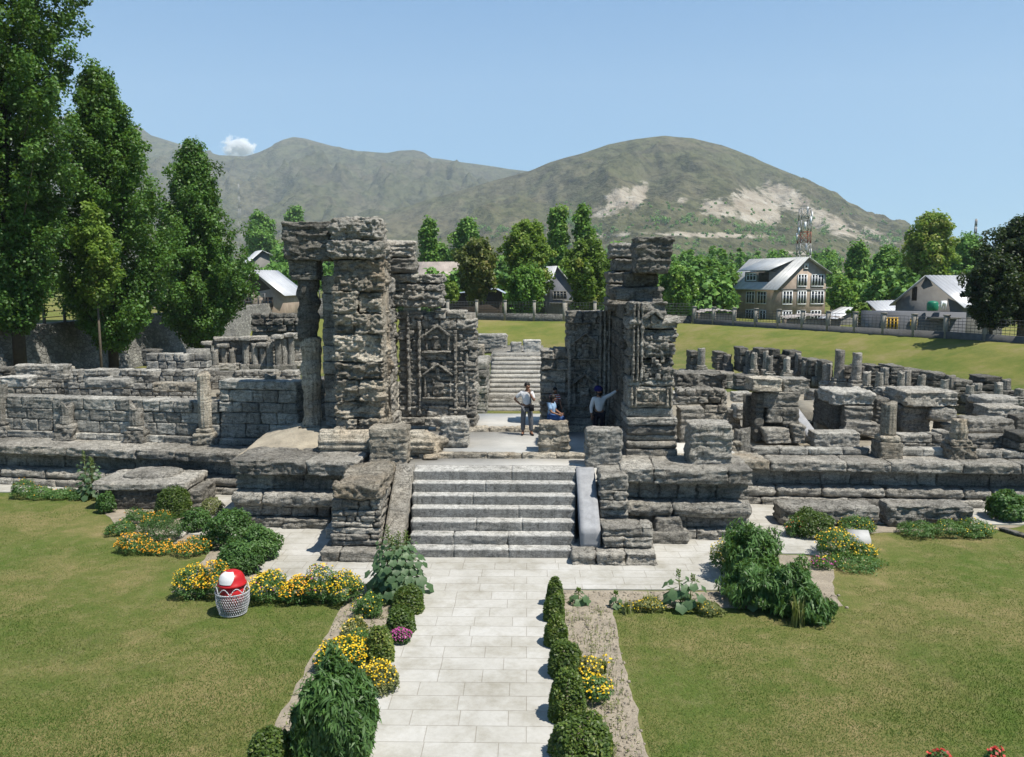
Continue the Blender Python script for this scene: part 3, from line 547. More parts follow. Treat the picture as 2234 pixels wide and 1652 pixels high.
PB('stone_block','stone_grey','tall squared block in front of the man in the blue turban','stone block',1278,1358,938,1020,1.75,.7,group=LB,r=.09,strata=.02,res=.05)
PB('stone_block','stone','biggest squared block, seated at the right end of the landing','stone block',1504,1598,926,1020,1.86,.9,group=LB,r=.06,strata=.03,res=.05,taper=.04)
stump(1622,932,1000,1.5,.27,'stubby fluted column stump right of the biggest squared block',broken=.3,bh=.1,cat='column stump')
one('rubble_heap',MAT['stone_warm'],'small heap of pale rubble behind the biggest squared block','rubble',lambda m:[block(m,x-.12,x+.15,y,y+.25,1.55+k*.13,1.72+k*.13,r=.05,rough=.05,taper=.2) for x,y,k in [(6.1,24.2,0),(6.4,24.3,0),(6.25,24.4,1),(6.5,24.5,1),(6.2,24.7,2),(6.7,24.4,0),(6.4,24.8,3)]])
for (u,v,s,z,l) in [(940,1004,.17,1.75,'flat oval stone lying under the right end of the fallen column'),(893,1004,.08,1.75,'small stone between the squared block and the fallen column'),(818,1024,.13,1.75,'dark stones wedged under the pale squared block'),(795,1002,.08,1.75,'pebble under the left end of the fallen column')]:
    p=P(u,v,z); one('loose_stone',MAT['stone_warm'],l,'stone',lambda m:block(m,p.x-s*1.3,p.x+s*1.3,p.y,p.y+s*1.4,z,z+s*.8,r=s*.5,res=.04,rough=.02))
PB('stone_block','stone','grey block wall end right of the gate tower behind the landing','stone block',1482,1536,892,985,1.6,.8,r=.05,res=.06)
PW('rubble_wall','stone','rubble course ending right behind the right gate tower','wall',1478,1584,850,880,2.6,.9,2,res=.06,rough=.06,big=.1,w=.5)
PB('stone_block','stone_grey','long grooved block above the grey wall end','stone block',1498,1586,856,884,2.45,.7,strata=.04,res=.06)
PW('rubble_wall','stone','ruined pier stub right of the grey wall end','wall',1536,1586,884,935,1.7,.8,3,res=.06,rough=.04,w=.6)
PB('stone_block','stone_dark','dark eroded top slab on the rubble right of the gate','stone block',1476,1584,815,852,2.9,1.2,big=.18,rough=.06)
# ---------------------------------------------------------------- right wing pieces (positions read off the view, on their own levels)
def Z(name,mat,label,cat,x0,x1,yt,yb,zb,depth,**k):
    u0,vb=zc(x0,yb); u1,_=zc(x1,yb); _,vt=zc(0,yt); return PB(name,mat,label,cat,u0,u1,vt,vb,zb,depth,**k)
def ZW(name,mat,label,cat,x0,x1,yt,yb,zb,depth,n,**k):
    u0,vb=zc(x0,yb); u1,_=zc(x1,yb); _,vt=zc(0,yt); return PW(name,mat,label,cat,u0,u1,vt,vb,zb,depth,n,**k)
ZW('low_kerb','stone_grey','low kerb of flat stones along the back of the right plinth','kerb',540,1270,722,765,1.38,.4,1,w=1.2,res=.08)
ZW('low_kerb','stone_pale','short pale kerb stones between the two standing stumps','kerb',1460,1770,722,770,1.38,.4,1,w=.9,res=.08)
ZW('low_kerb','stone','kerb of rough stones right of the bulging stump','kerb',1890,2260,735,785,1.38,.4,1,w=.8,res=.08,rough=.05)
stump(*[zc(1395,0)[0],zc(0,425)[1],zc(0,783)[1]],1.38,.25,'tall fluted column on a square base on the right plinth',broken=.15,bh=.72,rough=.015,mat='stone_warm')
stump(*[zc(1845,0)[0],zc(0,522)[1],zc(0,788)[1]],1.38,.27,'bulging half eroded column with an ochre streak on the right plinth',broken=.2,bh=.6,rough=.06,mat='stone_warm')
ZW('low_wall','stone','low dressed wall behind the square column base','wall',1440,1712,632,735,1.36,.5,2,w=.8,res=.06)
ZW('low_wall','stone','low dressed wall right of the bulging stump','wall',1885,2190,640,750,1.36,.5,2,w=.9,res=.06)
ZW('low_wall','stone_dark','dark wall end at the right edge of the photo','wall',2195,2330,630,790,1.36,.9,3,w=.9,res=.06)
Z('stone_block','stone','short upright block between the low walls','stone block',1710,1775,618,730,1.36,.7)
Z('stone_block','stone_grey','smooth loaf shaped block lying on the pavement left of the square column base','stone block',920,1205,622,715,1.4,.7,r=.07,res=.06)
ce=root('cell_pier',tuple(P(*zc(680,690),1.4)),'ruined cell pier of stacked blocks under a wide cap slab','pier')
def zpart(name,mat,x0,x1,yt,yb,Y,dep,**k):
    u0,vt=zc(x0,yt); u1,vb=zc(x1,yb); a=Q(u0,vb,Y); b=Q(u1,vt,Y); m=M(); kw=dict(rough=.035,strata=.025,r=.05,res=.06); kw.update(k); block(m,a.x,b.x,Y,Y+dep,a.z,b.z,**kw); return m.build(name,MAT[mat],ce)
Y0=P(*zc(600,690),1.4).y
zpart('pillar','stone_dark',545,612,375,680,Y0+.3,.6); zpart('cap_slab','stone_warm',530,722,282,365,Y0+.1,1.0,big=.05); zpart('cap_slab','stone',722,905,285,385,Y0+.5,1.0,big=.12)
zpart('block','stone',600,832,372,462,Y0+.3,.7); zpart('block','stone',622,722,462,560,Y0+.25,.6); zpart('block','stone',722,832,462,575,Y0+.25,.7,shear=-.1); zpart('block','stone',620,785,598,692,Y0-.15,.7,shear=-.2); zpart('block','stone',785,872,575,692,Y0-.1,.7)
m=M(); m.box(*[Q(zc(560,0)[0],800,Y0).x,Q(zc(820,0)[0],800,Y0).x],Y0+1.0,Y0+1.6,1.38,2.9); m.build('rear_wall',MAT['stone_dark'],ce)
ce=root('cell_pier',tuple(P(*zc(1200,620),1.4)),'cell wall of big blocks under a ragged top slab, left of the square based column','pier')
Y0=P(*zc(1150,650),1.4).y
zpart('top_slab','stone_pale',1035,1305,366,448,Y0+.2,1.6,big=.12,rough=.06); zpart('block','stone',1105,1292,456,606,Y0+.1,1.4); zpart('left_face','stone_dark',1038,1105,400,612,Y0+.4,2.2); zpart('block','stone',1110,1345,558,640,Y0-.15,1.0,big=.12,skew=-.1); zpart('rear_block','stone_dark',1300,1400,410,640,Y0+1.2,1.0)  # left face and rear recess take darker stone, shade set in colour
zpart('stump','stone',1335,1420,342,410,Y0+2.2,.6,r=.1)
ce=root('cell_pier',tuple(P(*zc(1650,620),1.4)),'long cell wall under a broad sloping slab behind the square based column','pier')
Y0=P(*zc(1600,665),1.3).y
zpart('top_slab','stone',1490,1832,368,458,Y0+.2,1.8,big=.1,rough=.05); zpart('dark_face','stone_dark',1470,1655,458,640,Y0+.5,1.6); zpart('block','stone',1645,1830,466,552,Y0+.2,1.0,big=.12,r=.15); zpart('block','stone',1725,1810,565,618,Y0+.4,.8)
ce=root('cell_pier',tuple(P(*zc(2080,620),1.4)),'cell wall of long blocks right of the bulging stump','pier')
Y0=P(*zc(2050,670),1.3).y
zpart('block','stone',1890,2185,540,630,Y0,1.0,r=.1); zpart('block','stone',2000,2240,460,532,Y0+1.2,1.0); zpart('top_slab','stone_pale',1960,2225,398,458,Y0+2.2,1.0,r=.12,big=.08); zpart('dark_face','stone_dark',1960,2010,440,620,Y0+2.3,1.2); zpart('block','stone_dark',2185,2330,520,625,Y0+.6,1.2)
Z('stone_block','stone','round shouldered block in the gap left of the wide cap slab','stone block',425,540,452,545,1.3,.9,r=.12)
Z('stone_block','stone','small leaning block behind the wide cap slab pier','stone block',412,530,372,430,1.3,.7)
ZW('rubble_wall','stone_dark','broken wall top between the gate tower and the back row','wall',60,372,262,345,1.2,1.0,2,w=.7,res=.08,rough=.06,big=.1)
ZW('rubble_wall','stone','second broken wall stub left of the wide cap slab','wall',900,1045,360,460,1.0,1.0,3,w=.8,res=.08,rough=.05,big=.05)
ZW('rubble_wall','stone_dark','low broken wall above the round shouldered block','wall',430,560,262,330,1.0,.8,3,w=.7,res=.09,rough=.04)
one('court_steps',MAT['stone_pale'],'short flight of pale steps inside the right wing','stairs',lambda m:[m.box(P(*zc(918,600),1.0).x,P(*zc(1040,600),1.0).x,P(*zc(918,600),1.0).y+i*.4,P(*zc(918,600),1.0).y+2.2,.9,1.05+i*.2,.5) for i in range(4)])
m=M(); a=P(*zc(900,650),1.4); prism(m,[(a.y-.6,1.35),(a.y-.6,1.6),(a.y+1.6,2.2),(a.y+2.2,2.2),(a.y+2.2,1.35)],a.x-.35,a.x+.05,rough=.004); tag(m.build('stair_kerb',MAT['conc']),'pale concrete kerb sloping beside the small inner steps','kerb')
m=M(); m.box(P(*zc(840,540),1.3).x,P(*zc(1060,540),1.3).x,31,36,0,1.75); o=m.build('inner_floor',MAT['earth'],origin=(10,33,0)); struct(o)
# back row of cell piers
row=[(150,190,115,240),(315,400,120,230),(458,530,92,245),(572,632,97,262),(662,700,102,268),(715,768,142,272),(772,838,112,272),(836,890,158,280),(900,965,166,318),(972,1034,176,330),(1122,1160,205,350),(1222,1282,210,362),(1284,1392,206,372),(1412,1528,206,378),(1536,1662,232,380),(1676,1812,252,405),(1824,1985,300,412),(1992,2172,276,405),(2190,2260,375,420)]
ordn=['first','second','third','fourth','fifth','sixth','seventh','eighth','ninth','tenth','eleventh','twelfth','thirteenth','fourteenth','fifteenth','sixteenth','seventeenth','eighteenth','last']
for i,(x0,x1,yt,yb) in enumerate(row):
    u0,vb=zc(x0,yb); u1,_=zc(x1,yb); _,vt=zc(0,yt); a=P(u0,vb,1.0); b=P(u1,vb,1.0); Y=(a.y+b.y)/2; h=Q(u0,vt,Y).z-1.0
    t=root('cell_fragment',((a.x+b.x)/2,Y,1.0),'%s ruined cell pier from the left in the back row of the right court'%ordn[i],'pier','back row of ruined cell piers')
    wd=b.x-a.x; m=M(); nc=max(3,int(h/.42)); wx=a.x+wd*(.6 if x1-x0>70 else 1)
    z=1.0
    for k in range(nc): block(m,a.x+random.uniform(-.04,.04),wx+.1+random.uniform(-.04,.06),Y+.35,Y+1.9,z,z+h/nc-.01,res=.11,rough=.035,strata=.03,r=.04,big=.05 if k==nc-1 else 0); z+=h/nc
    m.build('cell_wall',MAT['stone_dark'],t)  # walls darker than the columns: shade of the left sides put into colour
    if x1-x0>45:
        m=M(); cx=b.x-wd*.2; column(m,(cx,Y+.28,1.35),h-.4-random.uniform(0,.15),min(.27,wd*.3),res=.11,broken=.15); block(m,cx-.32,cx+.32,Y-.04,Y+.6,.9,1.4,res=.1,rough=.04); m.build('engaged_column',MAT['stone'],t)
for k,(xs,yt,yb) in enumerate([(545,105,255),(645,120,268),(752,128,276),(868,150,300),(1000,172,335),(1256,222,368),(1335,225,378),(1470,218,384),(1600,240,398),(1745,262,410),(1905,305,425),(2085,290,432),(2215,330,438)]):
    stump(zc(xs,0)[0],zc(0,yt+14)[1],zc(0,yb+8)[1],1.0,.21,'%s short round stub from the left standing before the back row of cell piers'%ordn[k],broken=.3,bh=.4,flute=.04,group='short round stubs before the back row of cells')
m=M(); a=P(*zc(430,255),.95); b=P(*zc(2260,430),.95); masonry(m,(a.x,a.y+.2,0),(b.x,b.y+.2,0),[(.5,.25,.05,1.4),(.5,.1,.05,1.4)],2.6,res=.14,rough=.04); a2=P(*zc(90,250),.95); masonry(m,(a2.x,a2.y+.2,0),(a.x,a.y+.2,0),[(.5,.25,.05,1.4),(.5,.1,.05,1.4)],2.4,res=.14,rough=.04)
tag(m.build('cell_row_plinth',MAT['stone']),'long low plinth carrying the back row of cell piers','plinth')
stump(*[zc(1084,0)[0],zc(0,97)[1],zc(0,352)[1]],1.0,.27,'tallest standing column in front of the back row of cells',broken=.1,bh=.6,flute=.03)
stump(*[zc(1192,0)[0],zc(0,117)[1],zc(0,362)[1]],1.0,.27,'second tall standing column, with a rounded top, right of the tallest',broken=.05,bh=.6,flute=.03)
stump(*[zc(215,0)[0],zc(0,90)[1],zc(0,243)[1]],1.0,.25,'thin small column with a knob top close right of the gate tower',broken=.05,bh=.45,flute=.03)
# pieces seen through the gate
ts=root('temple_stairs',(-.3,44,-.3),'far flight of narrow steps seen through the gateway','stairs')
m=M(); nS=14
for i in range(nS):
    f=i/(nS-1); y=43.5+f*6.5; z1=-.35+(i+1)*.205; xa=Q(1058+17*f,800,y).x; xb=Q(1192,800,y).x; block(m,xa,xb,y,y+.8,z1-.205,z1,res=.25,r=.02,rough=.012,strata=.01)
m.build('steps',MAT['stone_pale'],ts)
m=M(); m.box(Q(1058,800,44).x,Q(1190,800,44).x,45,56,-.3,.6); m.box(Q(1070,800,50).x,Q(1190,800,50).x,50,58,-.3,2.4); m.build('stair_core',MAT['stone'],ts)
PW('temple_wall','stone','block side wall left of the far narrow steps','wall',1036,1062,790,912,-.3,4,7,res=.12,rough=.06,w=.8)
PB('fluted_block','stone_grey','big fluted drum block on top, left of the far narrow steps','stone block',1042,1106,729,772,2.0,1.0,r=.1,res=.1)
PB('stone_block','stone_warm','yellowish broken stone beside the fluted drum block','stone block',1036,1056,752,782,1.9,.7,res=.1)
PB('stone_block','stone_pale','small upright stone at the head of the far steps','stone block',1114,1138,747,772,2.3,.6,res=.1)
PB('stone_block','stone_pale','moulded pedestal stone at the head of the far steps','stone block',1142,1180,742,772,2.3,.8,res=.1)

# more remains: inner walls of the left wing, floors between the cells, scattered stones
PW('court_wall','stone','long inner wall of the left wing seen over the front wall, left part','wall',-20,175,822,872,1.0,.7,4,res=.08,ragged=.3,w=.6,rough=.04)
PW('court_wall','stone_grey','inner wall course with pilaster strips behind the two low reddish blocks','wall',150,440,806,878,.9,.7,5,res=.08,ragged=.2,w=.5,rough=.035)
PW('court_wall','stone','low inner wall right of the tall pale column, below the small colonnade','wall',440,650,806,850,1.1,.8,3,res=.08,ragged=.25,w=.6,rough=.05)
PW('court_wall','stone_dark','dark inner wall end behind the heavy slab at the far left','wall',-30,120,800,840,1.6,.8,3,res=.09,ragged=.35,w=.7,rough=.05)
for k,(u,vt,vb,l) in enumerate([(108,806,850,'thin half pilaster standing behind the far left wall'),(152,800,850,'pilaster stub right of the heavy slab on the left'),(232,815,860,'pale pilaster strip above the second column stump'),(345,775,850,'engaged pilaster below the overhanging little pier'),(372,778,848,'second engaged pilaster right of the overhanging little pier'),(428,770,840,'engaged pilaster beside the stepped inner wall')]):
    PB('pilaster_stub','stone_warm' if k%2 else 'stone',l,'column stump',u-8,u+8,vt,vb,1.2,.4,res=.07,r=.1)
m=M(); m.box(-26,-6.2,30.6,52,0,.55); o=m.build('court_floor',MAT['earth'],origin=(-15,40,0)); struct(o)
m=M(); m.box(3.2,24.5,31,36.2,0,.9); m.box(3.2,17,36.2,46,0,.75); o=m.build('cell_floor',MAT['earth'],origin=(12,36,0)); struct(o)
base=None
for k in range(28):
    if k<14: x=random.uniform(4.5,20); y=random.uniform(30.5,36.0) if x>9 else random.uniform(30.5,44); z=.9 if y<36.2 else .75
    else: x=random.uniform(-22,-8); y=random.uniform(31,44); z=.55
    s_=random.uniform(.3,.75); m=M(); block(m,x-s_,x+s_,y-s_*.6,y+s_*.6,z,z+s_*random.uniform(.7,1.5),res=.08,r=.05,rough=.05,strata=.03,big=.06,taper=random.uniform(0,.2))
    tag(m.build('loose_block',MAT[random.choice(['stone','stone_dark','stone_grey'])]),'weathered loose block lying among the ruined cells' if k<14 else 'weathered loose block lying behind the left wing wall','stone block','loose blocks among the right hand cells' if k<14 else 'loose blocks behind the left wing wall')
# ---------------------------------------------------------------- foliage
def leaves(m,c,n,L,W,tone,droop=0.,fold=.12):
    K=len(c); n=n/np.maximum(1e-6,np.linalg.norm(n,axis=1,keepdims=True)); r=rng.normal(size=(K,3)); 
    if droop: r=r*(1-droop)+np.array([0,0,-1.2])*droop+ n*droop*.6
    t=r-(r*n).sum(1,keepdims=True)*n; t/=np.maximum(1e-6,np.linalg.norm(t,axis=1,keepdims=True)); s=np.cross(n,t)
    L=np.broadcast_to(L,(K,))[:,None]*rng.uniform(.7,1.3,(K,1)); W=np.broadcast_to(W,(K,))[:,None]*rng.uniform(.75,1.25,(K,1))
    a=c-t*L*.5; b=c+s*W*.5+n*L*fold; d=c+t*L*.5; e=c-s*W*.5+n*L*fold
    v=np.stack([a,b,d,e],1).reshape(-1,3); f=np.arange(K*4).reshape(-1,4); m.add(v,f,np.repeat(np.broadcast_to(tone,(K,)),4)); return m
def clumpleaves(m,C,R,n,L,W,up=.5,droop=0.,center=None,base=.5,flat=1.):
    C=np.asarray(C,float).reshape(-1,3); K=len(C); R=np.broadcast_to(R,(K,)); ct=np.repeat(np.clip(rng.normal(base,.17,K),0,1),n)
    d=rng.normal(size=(K*n,3)); d/=np.linalg.norm(d,axis=1,keepdims=True); rad=rng.random(K*n)**.45
    p=np.repeat(C,n,0)+d*(rad*np.repeat(R,n))[:,None]*np.array([1,1,flat]); nr=d*.7+rng.normal(size=d.shape)*.55+np.array([0,0,up])
    return leaves(m,p,nr,L,W,np.clip(ct+rng.normal(0,.13,K*n),0,1),droop)
LG=leafmat('poplar_leaves',(0.022,0.059,0.011),(0.082,0.191,0.028),.28,.4,(0.123,0.233,0.044))
LM=leafmat('broad_leaves',(0.047,0.116,0.021),(0.155,0.310,0.047),.33,.3,(0.265,0.373,0.070))
LY=leafmat('yellow_green_leaves',(0.069,0.125,0.020),(0.200,0.312,0.050),.38,.3,(0.338,0.350,0.088))
LB_=leafmat('autumn_tinged_leaves',(0.055,0.082,0.022),(0.182,0.200,0.055),.3,.3,(0.364,0.273,0.091))
LD=leafmat('dark_leaves',(0.010,0.021,0.007),(0.029,0.055,0.016),.15,.3,(0.046,0.072,0.021))
LF=leafmat('far_leaves',(0.059,0.137,0.038),(0.179,0.346,0.074),.25,.15,(0.273,0.420,0.105))
LS=leafmat('shrub_leaves',(0.031,0.078,0.018),(0.101,0.209,0.054),.3,.4,(0.155,0.265,0.078))
LH=leafmat('hollyhock_leaves',(0.044,0.094,0.039),(0.110,0.187,0.083),.3,.35,(0.165,0.242,0.110))
LX=leafmat('box_leaves',(0.027,0.061,0.011),(0.115,0.176,0.027),.3,.45,(0.230,0.257,0.054))
LP=leafmat('pale_stems',(.10,.13,.04),(.22,.24,.09),.3,.3,(.30,.28,.12))
MAT['bark']=simple('bark',(.11,.09,.065),.95,4,.3,bscale=20,bd=.03)
MAT['barkd']=simple('dark_bark',(.05,.042,.032),.95,4,.3,bscale=20,bd=.03)
def petals(nm,c):
    m,t,b=nt(nm); a=attr(t); t.links.new(ramp(t,a,[(0,[x*.6 for x in c]),(1,[min(1,x*1.2) for x in c])]),b.inputs['Base Color']); b.inputs['Roughness'].default_value=.6; return m
PY=petals('yellow_petals',(.70,.47,.01)); PO=petals('orange_petals',(.68,.32,.01)); PM=petals('magenta_petals',(.36,.05,.22)); PR=petals('red_petals',(.45,.03,.02)); PW_=petals('cream_petals',(.6,.52,.25))
def tree(name,label,base,h,R,mat,bark,nl=90,nc=5,nleaf=55,leaf=.24,cb=.12,peak=.35,up=1.4,cr=.8,tw=.28,top=.1,rnd=1.7,group=None,trunks=1,bb=.5,seedtone=.5,lowtrim=1.0):
    x,y,z=base; t=root(name,base,label,'tree',group); tm=M(); C=[];RR=[]
    tm.bar((x,y,z-.3),(x,y,z+h*.5),tw,tw*.6,8); tm.bar((x,y,z+h*.5),(x+random.uniform(-.2,.2),y,z+h*.9),tw*.6,tw*.12,6)
    for i in range(nl):
        f=(i+random.random())/nl; a=i*2.4+random.uniform(-.4,.4)
        ff=cb+(1-cb)*f
        e=(f/peak)**.6 if f<peak else max(0,(1-((f-peak)/(1-peak))**rnd))
        rr=R*(top+(1-top)*e)*random.uniform(.6,1.18)*(1+.18*math.sin(a*2+f*9+x))*(lowtrim if f<.1 else 1)
        z1=z+h*ff; z0=max(z+h*cb*.6,z1-rr*up*random.uniform(.6,1.1)); A=Vector((x,y,z0)); B=Vector((x+rr*math.cos(a),y+rr*math.sin(a),z1))
        if i%2==0: tm.bar(A,A.lerp(B,.85),.03+.05*(1-f)*tw/.28,.012,4)
        for k in range(nc):
            s=.3+.7*(k+random.random())/nc; q=A.lerp(B,s); q.z+= (1-s)*.2; C.append((q.x+random.gauss(0,.22*cr),q.y+random.gauss(0,.22*cr),q.z+random.gauss(0,.3*cr))); RR.append(cr*random.uniform(.55,1.1)*(1.1-.35*s))
    tm.build('trunk',MAT[bark],t,smooth=True)
    m=M(); clumpleaves(m,C,np.array(RR),nleaf,leaf,leaf*.8,up=.5,base=seedtone); m.build('crown',mat,t); return t
def groundz(x,y): return float(hgt(np.array([[x]],float),np.array([[y]],float))[0,0])
tree('poplar_tree','tallest dark poplar at the left edge, its top cut off by the frame',(-31.2,50,0),40,5.0,LG,'barkd',nl=330,nc=7,nleaf=85,leaf=.20,cb=.115,peak=.5,cr=.85,tw=.4)
tree('poplar_tree','second poplar from the left, broad and leaning over the wall',(-29.2,57.5,0),21.0,4.7,LG,'barkd',nl=220,nc=7,nleaf=80,leaf=.20,cb=.15,peak=.3,cr=.85,tw=.36,seedtone=.62)
tree('poplar_tree','third poplar, free standing and pointed, left of the gate',(-28.0,70,0),18.0,4.1,LG,'barkd',nl=190,nc=7,nleaf=75,leaf=.22,cb=.12,peak=.3,cr=.85,tw=.32,seedtone=.6)
tree('young_tree','small yellow green tree lit between the two left poplars',(-28.0,53.5,0),11.5,1.7,LY,'bark',nl=40,nc=4,nleaf=50,leaf=.22,cb=.5,peak=.5,cr=.6,tw=.1)
# retaining wall with railing on the left
def rub(nm,c,sc=2.2):
    m,t,b=nt(nm); p=pos(t); v=N(t,'ShaderNodeTexVoronoi',feature='DISTANCE_TO_EDGE'); v.inputs['Scale'].default_value=sc; t.links.new(mapv(t,p,(1,1,1.9)),v.inputs['Vector'])
    v2=N(t,'ShaderNodeTexVoronoi'); v2.inputs['Scale'].default_value=sc; t.links.new(mapv(t,p,(1,1,1.9)),v2.inputs['Vector'])
    s=N(t,'ShaderNodeSeparateColor'); t.links.new(v2.outputs['Color'],s.inputs[0]); cc=ramp(t,s.outputs[0],[(0,[x*.72 for x in c]),(1,[x*1.25 for x in c])]); e=ramp(t,v.outputs['Distance'],[(0,(0,0,0)),(.09,(1,1,1))])
    cc=mix(t,[x*.5 for x in c],cc,e); cc=mix(t,cc,ramp(t,noise(t,p,.5,5,.6),[(.35,(.7,.7,.7)),(.65,(1.15,1.15,1.1))]),.8,'MULTIPLY'); t.links.new(cc,b.inputs['Base Color']); b.inputs['Roughness'].default_value=.93; bump(t,b,e,.05); return m
MAT['rubble']=rub('random_rubble_masonry',(.20,.195,.18))
rw=root('retaining_wall',(-32.4,80,0),'high sloping rubble retaining wall behind the poplars, with a railing','wall')
def gridsurf(m,f,nu,nv,tone=.5):
    g=np.mgrid[0:nu+1,0:nv+1]; X,Y,Zz=f(g[0]/nu,g[1]/nv); I=np.arange((nu+1)*(nv+1)).reshape(nu+1,nv+1); m.add(np.stack([X,Y,Zz],-1).reshape(-1,3),np.stack([I[:-1,:-1],I[1:,:-1],I[1:,1:],I[:-1,1:]],-1).reshape(-1,4),tone)
def fw(u,v):
    Y=12+u*130; z=v*4.0; X=-31.3-v*1.2; q=np.stack([X*1.3,Y*1.3,z*2.2],-1).reshape(-1,3); return X+.12*fbm(q,3).reshape(X.shape),Y,z
m=M(); gridsurf(m,fw,520,16); m.box(-33.4,-32.45,12,142,3.4,4.02); m.build('rubble_face',MAT['rubble'],rw)
m=M()
for k in range(52): m.box(-32.9,-32.75,13+k*2.5,13.15+k*2.5,4.02,5.3)
for z in(4.4,4.8,5.2): m.box(-32.86,-32.80,13,141,z,z+.05)
m.build('railing',simple('rail_metal',(.12,.12,.12),.6),rw)
# the bank side fences
MAT['postc']=simple('fence_post_plaster',(.26,.245,.215),.9,3,.2); MAT['fwall']=simple('dark_plinth_block',(.10,.10,.10),.9,2,.25,bscale=10,bd=.02); MAT['wire']=simple('dark_mesh_fence',(.05,.055,.06),.6)
MAT['fgrey']=rub('grey_block_plinth',(.19,.185,.17),3)
def fence(label,pts,wm,zb,hw,hp,sp,rails=5):
    t=root('boundary_fence',(*pts[0],zb),label,'fence'); bw=M();rl=M(); P_=[]
    for a,b in zip(pts[:-1],pts[1:]):
        T,L=frame((*a,zb-.5),(*b,zb-.5)); q=M(); q.box(0,L,-.14,.14,0,.5+hw); q.xf(T); bw.add(q.v[0],q.f[0],.5); n=max(1,round(L/sp))
        for k in range(n): P_.append((a[0]+(b[0]-a[0])*k/n,a[1]+(b[1]-a[1])*k/n))
        q=M()
        for k in range(rails): z=.5+hw+.1+(hp-hw-.2)*k/(rails-1); q.box(0,L,-.02,.02,z,z+.035)
        for k in range(int(L/.35)): q.box(k*.35,k*.35+.02,-.035,-.02,.5+hw,.5+hp-.05)
        q.xf(T)
        for v,f in zip(q.v,q.f): rl.add(v,f-f.min(),.5)
    bw.build('base_wall',wm,t); rl.build('mesh_panels',MAT['wire'],t)
    for x,y in P_:
        m=M(); m.box(x-.17,x+.17,y-.17,y+.17,zb,zb+hp+.05); m.box(x-.21,x+.21,y-.21,y+.21,zb+hp+.052,zb+hp+.13); m.build('post',MAT['postc'],t)
    return t
fence('long dark based mesh fence with pale posts curving along the right bank',[(17.5,87),(33.2,66),(36.1,60),(40,50),(44,30)],MAT['fwall'],2.35,.55,1.75,2.7)
fence('grey block fence wall with pale posts across the far end of the court',[(-26,97.5),(-5.8,95),(17.3,87.3)],MAT['fgrey'],2.35,.85,2.2,3.6)
# ---------------------------------------------------------------- houses
MAT['brick']=simple('dusty_brick',(.35,.28,.225),.9,1.2,.2); MAT['roof']=simple('tin_roof',(.40,.41,.41),.5,.8,.15,metal=.2); MAT['roofw']=simple('bright_tin_roof',(.50,.51,.53),.45,.5,.12,metal=.2); MAT['rust']=simple('rusty_tin',(.34,.30,.27),.6,.7,.3)
MAT['grey']=simple('cement_render',(.17,.165,.155),.9,.9,.2); MAT['greyb']=simple('blue_grey_render',(.12,.125,.14),.9,.9,.15); MAT['white']=simple('white_frame_paint',(.74,.76,.78),.6,5,.05); MAT['timber']=simple('dark_timber',(.05,.04,.032),.9,4,.3)
MAT['glass']=simple('window_glass',(.03,.035,.045),.15,5,.1,spec=.6); MAT['green']=simple('green_plastic',(.01,.16,.09),.45,5,.1); MAT['yel']=simple('yellow_paint',(.45,.28,.03),.6,5,.1)
MAT['bluet']=simple('blue_tin',(.36,.42,.52),.5,.8,.1)
def window(pa,T,x,z,wd,h,cols,y=-.04,fr='white'):
    m=M(); m.box(x,x+wd,y-.03,y,z+.05,z+h-.05); m.xf(T); v=m.v[0]; fm=M(); b=.13
    for (xa,xb,za,zb) in [(x-.05,x+wd+.05,z,z+b),(x-.05,x+wd+.05,z+h-b,z+h),(x-.05,x+b-.05,z+b,z+h-b),(x+wd-b+.05,x+wd+.05,z+b,z+h-b),(x+.05,x+wd-.05,z+h*.68,z+h*.68+.06)]: fm.box(xa,xb,y-.09,y-.032,za,zb)
    for k in range(1,cols): fm.box(x+wd*k/cols-.06,x+wd*k/cols+.06,y-.10,y-.033,z+b,z+h-b)
    fm.xf(T); f=fm.build('window',MAT[fr],pa); pm=M(); pm.add(v,m.f[0],.5); pm.build('pane',MAT['glass'],f); return f
